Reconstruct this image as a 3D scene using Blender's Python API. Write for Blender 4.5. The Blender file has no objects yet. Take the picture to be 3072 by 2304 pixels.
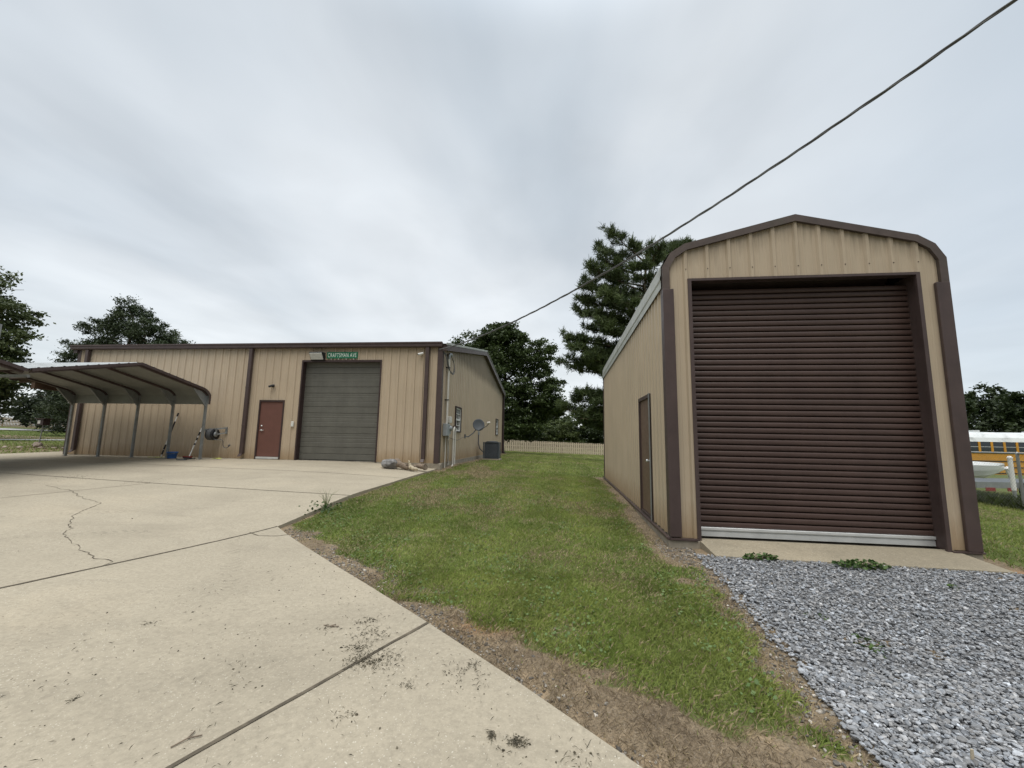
import bpy, bmesh, math, random
import numpy as np
from mathutils import Vector, Matrix
rad = math.radians
random.seed(7)
NR = np.random.RandomState(11)
sc = bpy.context.scene
COL = sc.collection

# ------------------------------------------------------------------ camera, sky, sun
cam_d = bpy.data.cameras.new('camera')
cam = bpy.data.objects.new('camera', cam_d); COL.objects.link(cam)
cam_d.sensor_width = 36.0; cam_d.lens = 36.0 * 1241.03 / 3072.0
cam_d.clip_start = 0.05; cam_d.clip_end = 3000
cR = Vector((0.99222457, 0.12318341, 0.01778365)); cU = Vector((-0.00139532, -0.13186726, 0.9912664)); cF = Vector((-0.12445266, 0.98358369, 0.13067005))
M = Matrix(((cR.x, cU.x, -cF.x, 0.0), (cR.y, cU.y, -cF.y, 0.0), (cR.z, cU.z, -cF.z, 1.5), (0, 0, 0, 1)))
cam.matrix_world = M
sc.camera = cam
sc.view_settings.view_transform = 'Standard'; sc.view_settings.look = 'None'
sc.view_settings.exposure = 0.25; sc.view_settings.gamma = 1.0
try:
    sc.cycles.use_denoising = True; sc.cycles.denoiser = 'OPENIMAGEDENOISE'; sc.cycles.denoising_input_passes = 'RGB_ALBEDO_NORMAL'; sc.cycles.denoising_prefilter = 'ACCURATE'
except Exception: pass
SUN_EL, SUN_AZ = rad(66), rad(182)          # azimuth: clockwise from +Y

w = bpy.data.worlds.new('World'); sc.world = w; w.use_nodes = True
nt = w.node_tree; N = nt.nodes; L = nt.links; N.clear()
out = N.new('ShaderNodeOutputWorld'); bg = N.new('ShaderNodeBackground'); bg.inputs['Strength'].default_value = 0.1
sky = N.new('ShaderNodeTexSky'); sky.sky_type = 'NISHITA'; sky.sun_disc = False
sky.sun_elevation = SUN_EL; sky.sun_rotation = SUN_AZ; sky.air_density = 1.0; sky.dust_density = 2.0
geo = N.new('ShaderNodeTexCoord'); sep = N.new('ShaderNodeSeparateXYZ'); L.new(geo.outputs['Generated'], sep.inputs[0])
def mth(op, a, b=None, c=None, tree=None):
    t = tree or nt
    n = t.nodes.new('ShaderNodeMath'); n.operation = op
    for i, v in enumerate((a, b, c)):
        if v is None: continue
        if isinstance(v, (int, float)): n.inputs[i].default_value = v
        else: t.links.new(v, n.inputs[i])
    return n.outputs[0]
zc = mth('ADD', mth('MAXIMUM', sep.outputs[2], 0.0), 0.09)
px = mth('DIVIDE', sep.outputs[0], zc); py = mth('DIVIDE', sep.outputs[1], zc)
def cloud(sx, sy, scale, detail, off):
    cb = N.new('ShaderNodeCombineXYZ')
    L.new(mth('MULTIPLY', px, sx), cb.inputs[0]); L.new(mth('MULTIPLY', py, sy), cb.inputs[1]); cb.inputs[2].default_value = off
    n = N.new('ShaderNodeTexNoise'); n.inputs['Scale'].default_value = scale; n.inputs['Detail'].default_value = detail
    n.inputs['Roughness'].default_value = 0.45; n.inputs['Distortion'].default_value = 0.3
    L.new(cb.outputs[0], n.inputs['Vector']); return n.outputs[0]
c1 = cloud(1.0, 0.42, 1.0, 5.0, 1.7); c2 = cloud(0.5, 0.5, 0.75, 3.0, 5.3)
cmix = mth('ADD', mth('MULTIPLY', c1, 0.55), mth('MULTIPLY', c2, 0.45))
rp = N.new('ShaderNodeValToRGB'); L.new(cmix, rp.inputs[0])
rp.color_ramp.elements[0].position = 0.36; rp.color_ramp.elements[0].color = (4.9, 5.45, 5.95, 1)
rp.color_ramp.elements[1].position = 0.62; rp.color_ramp.elements[1].color = (8.2, 8.5, 8.7, 1)
# pale band low over the horizon
hz = N.new('ShaderNodeMapRange'); L.new(sep.outputs[2], hz.inputs[0]); hz.interpolation_type = 'SMOOTHSTEP'
hz.inputs[1].default_value = 0.0; hz.inputs[2].default_value = 0.36; hz.inputs[3].default_value = 0.7; hz.inputs[4].default_value = 0.0
mh = N.new('ShaderNodeMixRGB'); L.new(hz.outputs[0], mh.inputs[0]); L.new(rp.outputs[0], mh.inputs[1]); mh.inputs[2].default_value = (8.3, 8.7, 8.8, 1)
c3 = cloud(0.9, 0.7, 2.6, 6.0, 9.1)
det = N.new('ShaderNodeMapRange'); L.new(c3, det.inputs[0]); det.inputs[1].default_value = 0.3; det.inputs[2].default_value = 0.7; det.inputs[3].default_value = 0.93; det.inputs[4].default_value = 1.06
dv = N.new('ShaderNodeVectorMath'); dv.operation = 'SCALE'; L.new(mh.outputs[0], dv.inputs[0]); L.new(det.outputs[0], dv.inputs['Scale'])
# a thinner, bluer part of the cloud deck out to the east
ea = N.new('ShaderNodeMapRange'); ea.interpolation_type = 'SMOOTHSTEP'; L.new(sep.outputs[0], ea.inputs[0])
for i_, v_ in ((1, 0.25), (2, 0.85), (3, 0.0), (4, 0.62)): ea.inputs[i_].default_value = v_
mb_ = N.new('ShaderNodeMixRGB'); L.new(ea.outputs[0], mb_.inputs[0]); L.new(dv.outputs[0], mb_.inputs[1]); mb_.inputs[2].default_value = (4.9, 5.75, 6.6, 1)
mx = N.new('ShaderNodeMixRGB'); mx.inputs[0].default_value = 0.88; L.new(sky.outputs[0], mx.inputs[1]); L.new(mb_.outputs[0], mx.inputs[2])
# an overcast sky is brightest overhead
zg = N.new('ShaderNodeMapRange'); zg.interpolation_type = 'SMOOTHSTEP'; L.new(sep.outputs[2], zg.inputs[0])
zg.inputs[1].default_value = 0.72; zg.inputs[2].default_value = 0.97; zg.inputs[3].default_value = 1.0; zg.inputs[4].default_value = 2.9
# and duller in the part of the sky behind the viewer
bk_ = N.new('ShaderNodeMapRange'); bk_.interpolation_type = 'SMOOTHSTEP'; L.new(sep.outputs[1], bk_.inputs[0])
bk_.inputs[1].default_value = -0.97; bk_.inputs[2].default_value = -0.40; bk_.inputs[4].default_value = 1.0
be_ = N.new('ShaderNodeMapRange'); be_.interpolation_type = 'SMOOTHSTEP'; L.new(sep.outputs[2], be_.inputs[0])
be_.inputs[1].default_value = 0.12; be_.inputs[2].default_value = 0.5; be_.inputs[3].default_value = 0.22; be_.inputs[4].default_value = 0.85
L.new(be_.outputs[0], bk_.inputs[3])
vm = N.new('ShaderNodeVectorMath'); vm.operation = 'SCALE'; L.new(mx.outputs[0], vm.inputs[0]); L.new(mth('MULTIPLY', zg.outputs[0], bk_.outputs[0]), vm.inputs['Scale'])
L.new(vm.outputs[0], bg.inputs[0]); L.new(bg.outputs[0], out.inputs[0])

sd = bpy.data.lights.new('sun', 'SUN'); sd.energy = 1.65; sd.angle = rad(50); sd.color = (1.0, 0.95, 0.87)
sun = bpy.data.objects.new('sun', sd); COL.objects.link(sun)
sdir = Vector((math.sin(SUN_AZ) * math.cos(SUN_EL), math.cos(SUN_AZ) * math.cos(SUN_EL), math.sin(SUN_EL)))
sun.rotation_euler = sdir.to_track_quat('Z', 'Y').to_euler(); sun.location = sdir * 60

# ------------------------------------------------------------------ helpers: materials
def new_mat(name):
    m = bpy.data.materials.new(name); m.use_nodes = True
    t = m.node_tree; b = t.nodes['Principled BSDF']
    return m, t, b
def noise(t, scale, detail=4, rough=0.55, vec=None, stretch=None, dist=0.0):
    n = t.nodes.new('ShaderNodeTexNoise'); n.inputs['Scale'].default_value = scale; n.inputs['Detail'].default_value = detail
    n.inputs['Roughness'].default_value = rough; n.inputs['Distortion'].default_value = dist
    tc = t.nodes.new('ShaderNodeTexCoord'); v = tc.outputs['Object']
    if stretch:
        mp = t.nodes.new('ShaderNodeMapping'); mp.inputs['Scale'].default_value = stretch; t.links.new(v, mp.inputs[0]); v = mp.outputs[0]
    t.links.new(v, n.inputs['Vector']); return n.outputs[0]
def ramp(t, fac, stops):
    r = t.nodes.new('ShaderNodeValToRGB'); t.links.new(fac, r.inputs[0]); e = r.color_ramp.elements
    while len(e) < len(stops): e.new(0.5)
    for i, (p, c) in enumerate(stops):
        e[i].position = p; e[i].color = (c, c, c, 1) if isinstance(c, (int, float)) else (*c, 1)
    return r.outputs[0]
def mixc(t, fac, a, b, mode='MIX'):
    n = t.nodes.new('ShaderNodeMixRGB'); n.blend_type = mode
    for i, v in ((0, fac), (1, a), (2, b)):
        if isinstance(v, (int, float)): n.inputs[i].default_value = v if i == 0 else (v, v, v, 1)
        elif isinstance(v, tuple): n.inputs[i].default_value = (*v, 1)
        else: t.links.new(v, n.inputs[i])
    return n.outputs[0]
def bump(t, b, h, strength=0.2, dist=0.01):
    n = t.nodes.new('ShaderNodeBump'); n.inputs['Strength'].default_value = strength; n.inputs['Distance'].default_value = dist
    t.links.new(h, n.inputs['Height']); t.links.new(n.outputs[0], b.inputs['Normal'])
MATS = {}
def paint(name, col, rough=0.5, var=0.12, scale=3.0, metal=0.0, streak=False, dirt=None, dirt_amt=0.5, spec=0.35):
    m, t, b = new_mat(name)
    f = noise(t, scale, 5, 0.6)
    lo = tuple(c * (1 - var) for c in col); hi = tuple(c * (1 + var) for c in col)
    c = ramp(t, f, [(0.3, lo), (0.7, hi)])
    if streak:
        f2 = noise(t, 1.0, 4, 0.6, stretch=(9, 9, 0.35))
        c = mixc(t, ramp(t, f2, [(0.5, 0.0), (0.78, 0.28)]), c, tuple(x * 0.62 for x in col))
    if dirt:
        f3 = noise(t, 1.7, 6, 0.7)
        c = mixc(t, ramp(t, f3, [(0.5, 0.0), (0.75, dirt_amt)]), c, dirt)
    t.links.new(c, b.inputs['Base Color'])
    fr = noise(t, 14, 3); t.links.new(ramp(t, fr, [(0.3, rough * 0.85), (0.7, min(1, rough * 1.15))]), b.inputs['Roughness'])
    b.inputs['Metallic'].default_value = metal; b.inputs['Specular IOR Level'].default_value = spec
    MATS[name] = m; return m
def tin_wall(name, col, zb, zt, pitch=0.0, cx=0.0):
    # painted ribbed siding: faint vertical rain streaks, soil splash at the foot, grime under the eave
    m, t, b = new_mat(name)
    f = noise(t, 0.9, 5, 0.6); c = ramp(t, f, [(0.3, tuple(x * 0.93 for x in col)), (0.7, tuple(x * 1.06 for x in col))])
    f2 = noise(t, 1.0, 5, 0.6, stretch=(11, 11, 0.3)); c = mixc(t, ramp(t, f2, [(0.48, 0.0), (0.8, 0.38)]), c, tuple(x * 0.66 for x in col))
    tc = t.nodes.new('ShaderNodeTexCoord'); s = t.nodes.new('ShaderNodeSeparateXYZ'); t.links.new(tc.outputs['Object'], s.inputs[0])
    n3 = noise(t, 4.0, 6, 0.7, stretch=(3, 3, 0.7))
    zz = mth('ADD', s.outputs[2], mth('MULTIPLY', n3, -0.55, tree=t), tree=t)
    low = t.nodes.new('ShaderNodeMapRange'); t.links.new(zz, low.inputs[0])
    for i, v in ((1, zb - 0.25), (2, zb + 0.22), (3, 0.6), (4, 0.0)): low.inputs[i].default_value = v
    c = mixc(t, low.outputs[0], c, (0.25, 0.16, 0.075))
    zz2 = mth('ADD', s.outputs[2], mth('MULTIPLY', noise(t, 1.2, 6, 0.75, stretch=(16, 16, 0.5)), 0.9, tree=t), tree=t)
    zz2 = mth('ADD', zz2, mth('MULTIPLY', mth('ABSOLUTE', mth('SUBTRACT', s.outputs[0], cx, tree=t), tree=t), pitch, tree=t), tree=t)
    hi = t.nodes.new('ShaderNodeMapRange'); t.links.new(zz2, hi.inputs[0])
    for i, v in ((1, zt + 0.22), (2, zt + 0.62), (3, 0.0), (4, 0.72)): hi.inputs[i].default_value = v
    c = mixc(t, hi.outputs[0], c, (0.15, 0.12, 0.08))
    sp = noise(t, 55, 2, 0.5); c = mixc(t, ramp(t, sp, [(0.68, 0.0), (0.76, 0.25)]), c, (0.16, 0.13, 0.09))
    t.links.new(c, b.inputs['Base Color']); b.inputs['Roughness'].default_value = 0.48; b.inputs['Specular IOR Level'].default_value = 0.35
    bump(t, b, noise(t, 1.6, 3), 0.15, 0.02)
    MATS[name] = m; return m
TAN = (0.44, 0.354, 0.254)
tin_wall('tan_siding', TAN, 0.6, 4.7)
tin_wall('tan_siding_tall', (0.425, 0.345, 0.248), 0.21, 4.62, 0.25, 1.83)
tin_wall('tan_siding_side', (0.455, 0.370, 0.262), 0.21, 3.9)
paint('brown_trim', (0.068, 0.047, 0.043), 0.45, 0.15, 4, streak=True)
paint('brown_dark', (0.045, 0.028, 0.026), 0.5, 0.15, 4)
paint('brown_weathered', (0.078, 0.058, 0.050), 0.6, 0.2, 6, dirt=(0.055, 0.065, 0.04), dirt_amt=0.6)
paint('roller_brown', (0.066, 0.041, 0.034), 0.42, 0.12, 2, streak=True, spec=0.3)
paint('sectional_grey', (0.112, 0.109, 0.093), 0.45, 0.12, 3, streak=True)
paint('door_red', (0.135, 0.062, 0.048), 0.5, 0.1, 2.5)
paint('door_brown', (0.135, 0.088, 0.062), 0.5, 0.1, 2.5)
paint('galvanised', (0.46, 0.48, 0.48), 0.45, 0.14, 4, metal=0.3, dirt=(0.25, 0.25, 0.22), dirt_amt=0.4)
paint('white_roof', (0.40, 0.41, 0.375), 0.5, 0.15, 3, dirt=(0.20, 0.20, 0.16), dirt_amt=0.7)
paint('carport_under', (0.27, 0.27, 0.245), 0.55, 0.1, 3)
paint('carport_leg', (0.24, 0.25, 0.245), 0.5, 0.15, 6, metal=0.3, dirt=(0.12, 0.10, 0.08))
paint('aluminium', (0.62, 0.63, 0.62), 0.4, 0.08, 5, metal=0.4)
paint('steel_grey', (0.30, 0.31, 0.31), 0.45, 0.15, 6, metal=0.5)
paint('grey_box', (0.28, 0.30, 0.31), 0.5, 0.12, 6)
paint('pvc_white', (0.62, 0.60, 0.55), 0.5, 0.12, 6, dirt=(0.35, 0.3, 0.22))
paint('white_paint', (0.72, 0.71, 0.68), 0.45, 0.06, 5)
paint('black_plastic', (0.018, 0.018, 0.020), 0.45, 0.2, 6)
paint('cable_black', (0.12, 0.12, 0.12), 0.55, 0.2, 6)
paint('dish_grey', (0.085, 0.095, 0.105), 0.5, 0.1, 6)
paint('ac_dark', (0.035, 0.045, 0.055), 0.5, 0.15, 6)
paint('blue_bucket', (0.045, 0.13, 0.36), 0.4, 0.08, 5)
paint('red_plastic', (0.24, 0.028, 0.025), 0.45, 0.1, 5)
paint('sign_green', (0.008, 0.130, 0.062), 0.4, 0.1, 3)
paint('sign_white', (0.75, 0.78, 0.74), 0.4, 0.04, 3)
paint('glass', (0.02, 0.025, 0.03), 0.06, 0.05, 3, spec=0.8)
paint('lens_clear', (0.60, 0.61, 0.58), 0.25, 0.08, 8)
paint('concrete_foot', (0.26, 0.23, 0.18), 0.85, 0.25, 5, dirt=(0.12, 0.095, 0.06))
paint('fence_wood', (0.53, 0.44, 0.335), 0.75, 0.22, 7, streak=True)
paint('fence_wood_old', (0.34, 0.25, 0.165), 0.8, 0.22, 7, streak=True)
paint('beam_wood', (0.075, 0.045, 0.027), 0.75, 0.2, 4)
paint('driftwood', (0.20, 0.155, 0.115), 0.85, 0.35, 9, dirt=(0.07, 0.05, 0.035))
paint('driftwood_pale', (0.42, 0.36, 0.26), 0.85, 0.2, 9)
paint('rock_grey', (0.20, 0.195, 0.19), 0.85, 0.6, 9, dirt=(0.045, 0.045, 0.045), dirt_amt=0.9)
paint('rock_pink', (0.33, 0.27, 0.22), 0.85, 0.35, 6, dirt=(0.12, 0.1, 0.07))
paint('bark', (0.10, 0.072, 0.050), 0.9, 0.4, 5)
paint('bus_yellow', (0.60, 0.29, 0.035), 0.45, 0.1, 3, dirt=(0.30, 0.17, 0.05))
paint('bus_roof', (0.62, 0.64, 0.63), 0.55, 0.08, 2, dirt=(0.22, 0.23, 0.22), dirt_amt=0.75)
paint('boat_white', (0.80, 0.81, 0.79), 0.3, 0.05, 3, dirt=(0.5, 0.5, 0.46))
paint('rubber', (0.018, 0.018, 0.018), 0.75, 0.2, 6)
paint('path_pale', (0.50, 0.49, 0.46), 0.9, 0.12, 1)
paint('road_grey', (0.36, 0.36, 0.36), 0.9, 0.12, 0.6)
paint('rag_yellow', (0.48, 0.50, 0.14), 0.8, 0.1, 8)
paint('crumb', (0.05, 0.042, 0.028), 0.95, 0.4, 40)
paint('void', (0.012, 0.010, 0.010), 0.8, 0.1, 3)

def attr_mat(name, rough=0.7, trans=0.0, spec=0.25, varscale=None):
    m, t, b = new_mat(name)
    a = t.nodes.new('ShaderNodeVertexColor'); a.layer_name = 'Col'
    c = a.outputs[0]
    if varscale:
        c = mixc(t, 0.35, c, ramp(t, noise(t, varscale, 4, 0.6), [(0.3, 0.25), (0.7, 0.85)]), 'OVERLAY')
    t.links.new(c, b.inputs['Base Color']); b.inputs['Roughness'].default_value = rough; b.inputs['Specular IOR Level'].default_value = spec
    if trans:
        o = t.nodes['Material Output']; tr = t.nodes.new('ShaderNodeBsdfTranslucent'); ms = t.nodes.new('ShaderNodeMixShader')
        t.links.new(c, tr.inputs[0]); ms.inputs[0].default_value = trans
        t.links.new(b.outputs[0], ms.inputs[1]); t.links.new(tr.outputs[0], ms.inputs[2]); t.links.new(ms.outputs[0], o.inputs[0])
    MATS[name] = m; return m
attr_mat('leaf', 0.55, 0.22, 0.3); attr_mat('blade', 0.55, 0.35, 0.25); attr_mat('stone', 0.8, 0, 0.3, 60)

# worn tyre tread prints on the slab: (from x, y, to x, y, half width)
TYRES = [(-9.5, 3.2, -5.2, 5.7, .11), (-9.9, 4.6, -5.4, 7.2, .10), (-4.2, 5.0, -2.6, 3.4, .10), (-3.4, 2.0, -1.0, 3.3, .09)]
def tyre(t, ax, ay, bx, by, hw):
    tc = t.nodes.new('ShaderNodeTexCoord'); s_ = t.nodes.new('ShaderNodeSeparateXYZ'); t.links.new(tc.outputs['Object'], s_.inputs[0]); l_ = math.hypot(bx - ax, by - ay); ux, uy = (bx - ax) / l_, (by - ay) / l_
    M_ = lambda op, a, b=None: mth(op, a, b, tree=t)
    dx, dy = M_('SUBTRACT', s_.outputs[0], ax), M_('SUBTRACT', s_.outputs[1], ay)
    u = M_('ADD', M_('MULTIPLY', dx, ux), M_('MULTIPLY', dy, uy)); v = M_('ADD', M_('MULTIPLY', dx, -uy), M_('MULTIPLY', dy, ux)); v = M_('ADD', v, M_('MULTIPLY', M_('SINE', M_('MULTIPLY', u, 1.1)), .06))
    inside = M_('MULTIPLY', M_('LESS_THAN', M_('ABSOLUTE', v), hw), M_('MULTIPLY', M_('GREATER_THAN', u, 0.0), M_('LESS_THAN', u, l_)))
    tread = M_('GREATER_THAN', M_('SINE', M_('ADD', M_('MULTIPLY', u, 58.0), M_('MULTIPLY', M_('ABSOLUTE', v), 40.0))), 0.1)
    br = ramp(t, noise(t, 2.6, 5, 0.7), [(0.47, 0.0), (0.66, 0.55)])
    return M_('MULTIPLY', M_('MULTIPLY', inside, tread), br)
# concrete: mottled, exposed aggregate specks, darker wear
def concrete(name, base, warm):
    m, t, b = new_mat(name)
    c = ramp(t, noise(t, 0.55, 6, 0.62), [(0.28, tuple(x * 0.80 for x in base)), (0.55, base), (0.78, warm)])
    st = noise(t, 0.9, 6, 0.7, stretch=(0.5, 1.3, 1), dist=0.6); c = mixc(t, ramp(t, st, [(0.50, 0.0), (0.72, 0.48)]), c, tuple(x * 0.64 for x in base))
    g = noise(t, 26, 6, 0.78); c = mixc(t, ramp(t, g, [(0.36, 0.40), (0.56, 0.0)]), c, tuple(x * 0.52 for x in base)); c = mixc(t, ramp(t, noise(t, 40, 5, 0.75), [(0.52, 0.0), (0.72, 0.45)]), c, tuple(min(.75, x * 1.35) for x in base))
    for (ax, ay, bx_, by_, hw) in TYRES: c = mixc(t, tyre(t, ax, ay, bx_, by_, hw), c, tuple(x * 0.55 for x in base))
    vo = t.nodes.new('ShaderNodeTexVoronoi'); vo.inputs['Scale'].default_value = 65; tc = t.nodes.new('ShaderNodeTexCoord'); t.links.new(tc.outputs['Object'], vo.inputs['Vector'])
    sz = noise(t, 50, 2); big = mth('MULTIPLY', mth('LESS_THAN', vo.outputs['Distance'], 0.26, tree=t), mth('GREATER_THAN', sz, 0.55, tree=t), tree=t)
    patch = ramp(t, noise(t, 1.3, 5, 0.65), [(0.42, 0.12), (0.62, 0.75)])
    c = mixc(t, mth('MULTIPLY', big, patch, tree=t), c, (0.62, 0.58, 0.48))
    v2 = t.nodes.new('ShaderNodeTexVoronoi'); v2.inputs['Scale'].default_value = 21; t.links.new(tc.outputs['Object'], v2.inputs['Vector'])
    dk = mth('MULTIPLY', mth('LESS_THAN', v2.outputs['Distance'], 0.13, tree=t), mth('GREATER_THAN', noise(t, 2.2, 4, 0.7), 0.53, tree=t), tree=t)
    c = mixc(t, mth('MULTIPLY', dk, 0.6, tree=t), c, (0.13, 0.11, 0.075))
    t.links.new(c, b.inputs['Base Color']); b.inputs['Roughness'].default_value = 0.88; b.inputs['Specular IOR Level'].default_value = 0.2
    bump(t, b, noise(t, 90, 3), 0.35, 0.004)
    MATS[name] = m
concrete('concrete', (0.375, 0.328, 0.248), (0.435, 0.372, 0.274))
concrete('concrete_worn', (0.30, 0.26, 0.19), (0.40, 0.34, 0.245))
m, t, b = new_mat('joint'); t.links.new(ramp(t, noise(t, 9, 5, 0.7), [(0.3, (0.045, 0.036, 0.024)), (0.7, (0.14, 0.115, 0.08))]), b.inputs['Base Color']); b.inputs['Roughness'].default_value = 0.95; MATS['joint'] = m

# ground: lawn turning to straw and bare soil, driven by what grows where (vertex attribute)
m, t, b = new_mat('ground')
a = t.nodes.new('ShaderNodeVertexColor'); a.layer_name = 'Col'; s = t.nodes.new('ShaderNodeSeparateColor'); t.links.new(a.outputs[0], s.inputs[0])
gr = ramp(t, noise(t, 0.35, 6, 0.65), [(0.3, (0.115, 0.150, 0.042)), (0.5, (0.150, 0.182, 0.056)), (0.72, (0.21, 0.205, 0.08))])
gr = mixc(t, ramp(t, noise(t, 7, 5, 0.7, stretch=(1, 0.45, 1)), [(0.35, 0.55), (0.65, 0.0)]), gr, (0.055, 0.072, 0.022))
gr = mixc(t, ramp(t, noise(t, 30, 4, 0.7), [(0.4, 0.45), (0.7, 0.0)]), gr, (0.05, 0.055, 0.022))
so = ramp(t, noise(t, 2.5, 6, 0.7), [(0.3, (0.14, 0.105, 0.070)), (0.52, (0.245, 0.19, 0.125)), (0.75, (0.39, 0.285, 0.175))])
so = mixc(t, ramp(t, noise(t, 70, 3, 0.7), [(0.35, 0.6), (0.6, 0.0)]), so, (0.05, 0.04, 0.028))
so = mixc(t, ramp(t, noise(t, 110, 2, 0.5), [(0.62, 0.0), (0.70, 0.55)]), so, (0.34, 0.30, 0.25))
fine = mth('ADD', s.outputs[0], mth('MULTIPLY', mth('SUBTRACT', noise(t, 9, 5, 0.7), 0.5, tree=t), 0.7, tree=t), tree=t)
c = mixc(t, ramp(t, fine, [(0.35, 0.0), (0.62, 1.0)]), gr, so)
c = mixc(t, s.outputs[1], c, (0.33, 0.165, 0.075))
t.links.new(c, b.inputs['Base Color']); b.inputs['Roughness'].default_value = 0.95; b.inputs['Specular IOR Level'].default_value = 0.1
bump(t, b, noise(t, 45, 4, 0.7), 0.6, 0.02); MATS['ground'] = m
m, t, b = new_mat('gravel_bed'); t.links.new(ramp(t, noise(t, 60, 3, 0.7), [(0.3, (0.07, 0.07, 0.07)), (0.7, (0.24, 0.24, 0.245))]), b.inputs['Base Color']); b.inputs['Roughness'].default_value = 0.95; bump(t, b, noise(t, 50, 3), 0.8, 0.02); MATS['gravel_bed'] = m

# ------------------------------------------------------------------ helpers: meshes
class MB:
    def __init__(s): s.v = []; s.f = []; s.mi = []; s.m = 0; s.sm = []
    def add(s, vs, fs, smooth=False):
        o = len(s.v); s.v += [tuple(p) for p in vs]
        for f in fs: s.f.append(tuple(i + o for i in f)); s.mi.append(s.m); s.sm.append(smooth)
    def box(s, x0, x1, y0, y1, z0, z1):
        s.add([(x0, y0, z0), (x1, y0, z0), (x1, y1, z0), (x0, y1, z0), (x0, y0, z1), (x1, y0, z1), (x1, y1, z1), (x0, y1, z1)],
              [(0, 3, 2, 1), (4, 5, 6, 7), (0, 1, 5, 4), (1, 2, 6, 5), (2, 3, 7, 6), (3, 0, 4, 7)])
    def hexa(s, p):   # 8 points, bottom 4 then top 4
        s.add(p, [(0, 3, 2, 1), (4, 5, 6, 7), (0, 1, 5, 4), (1, 2, 6, 5), (2, 3, 7, 6), (3, 0, 4, 7)])
    def bar(s, a, b, w, h=None, up=(0, 0, 1)):
        a, b = Vector(a), Vector(b); d = (b - a).normalized(); h = h or w
        u = Vector(up)
        if abs(d.dot(u)) > 0.98: u = Vector((0, 1, 0))
        x = d.cross(u).normalized() * w / 2; y = x.cross(d).normalized() * h / 2
        s.hexa([a - x - y, a + x - y, b + x - y, b - x - y, a - x + y, a + x + y, b + x + y, b - x + y])
    def tube(s, pts, r, n=8, cap=True):
        pts = [Vector(p) for p in pts]; rs = r if isinstance(r, (list, tuple)) else [r] * len(pts)
        vs = []; ref = None
        for i, p in enumerate(pts):
            d = (pts[min(i + 1, len(pts) - 1)] - pts[max(i - 1, 0)])
            d = d.normalized() if d.length > 1e-9 else Vector((0, 0, 1))
            if ref is None: ref = Vector((0, 0, 1)) if abs(d.z) < 0.9 else Vector((1, 0, 0))
            x = ref - d * ref.dot(d); x.normalize(); y = d.cross(x); ref = x
            for k in range(n):
                an = 2 * math.pi * k / n; vs.append(p + (x * math.cos(an) + y * math.sin(an)) * rs[i])
        fs = [(i * n + k, i * n + (k + 1) % n, (i + 1) * n + (k + 1) % n, (i + 1) * n + k) for i in range(len(pts) - 1) for k in range(n)]
        s.add(vs, fs, True)
        if cap: s.add(vs[:n], [tuple(range(n))[::-1]]); s.add(vs[-n:], [tuple(range(n))])
    def lathe(s, prof, c, axis='z', n=20, smooth=True):
        vs = []
        for (r, h) in prof:
            for k in range(n):
                a = 2 * math.pi * k / n; x, y = r * math.cos(a), r * math.sin(a)
                vs.append({'z': (c[0] + x, c[1] + y, c[2] + h), 'y': (c[0] + x, c[1] + h, c[2] + y), 'x': (c[0] + h, c[1] + x, c[2] + y)}[axis])
        s.add(vs, [(i * n + k, i * n + (k + 1) % n, (i + 1) * n + (k + 1) % n, (i + 1) * n + k) for i in range(len(prof) - 1) for k in range(n)], smooth)
    def prism(s, poly, axis, a0, a1):     # poly of 2D points in the plane normal to axis
        def P(u, v, a): return {'x': (a, u, v), 'y': (u, a, v), 'z': (u, v, a)}[axis]
        n = len(poly); s.add([P(u, v, a0) for u, v in poly] + [P(u, v, a1) for u, v in poly],
              [tuple(range(n)), tuple(range(2 * n - 1, n - 1, -1))] + [(i, i + n, (i + 1) % n + n, (i + 1) % n) for i in range(n)])
    def strip(s, pa, pb, smooth=False):
        n = len(pa); s.add(list(pa) + list(pb), [(i, i + 1, n + i + 1, n + i) for i in range(n - 1)], smooth)
    def build(s, name, mats, parent=None, loc=None, recalc=False):
        me = bpy.data.meshes.new(name); me.from_pydata(s.v, [], s.f); me.update()
        for m_ in (mats if isinstance(mats, (list, tuple)) else [mats]): me.materials.append(MATS[m_])
        me.polygons.foreach_set('material_index', s.mi); me.polygons.foreach_set('use_smooth', s.sm)
        if recalc:
            bm = bmesh.new(); bm.from_mesh(me); bmesh.ops.remove_doubles(bm, verts=bm.verts, dist=1e-5); bmesh.ops.recalc_face_normals(bm, faces=bm.faces); bm.to_mesh(me); bm.free()
        o = bpy.data.objects.new(name, me); COL.objects.link(o)
        if parent: o.parent = parent
        if loc: o.location = loc
        return o
def tag(o, label, cat=None, group=None, kind=None):
    if label: o['label'] = label
    if cat: o['category'] = cat
    if group: o['group'] = group
    if kind: o['kind'] = kind
    return o
def thing(name, label, cat, loc=(0, 0, 0), rz=0.0, group=None):
    o = bpy.data.objects.new(name, None); o.empty_display_size = 0.2; COL.objects.link(o); o.location = loc; o.rotation_euler = (0, 0, rz)
    return tag(o, label, cat, group)
def bevel(o, wdt=0.01, seg=1):
    md = o.modifiers.new('bevel', 'BEVEL'); md.width = wdt; md.segments = seg; md.limit_method = 'ANGLE'; md.angle_limit = rad(40); return o
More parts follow.
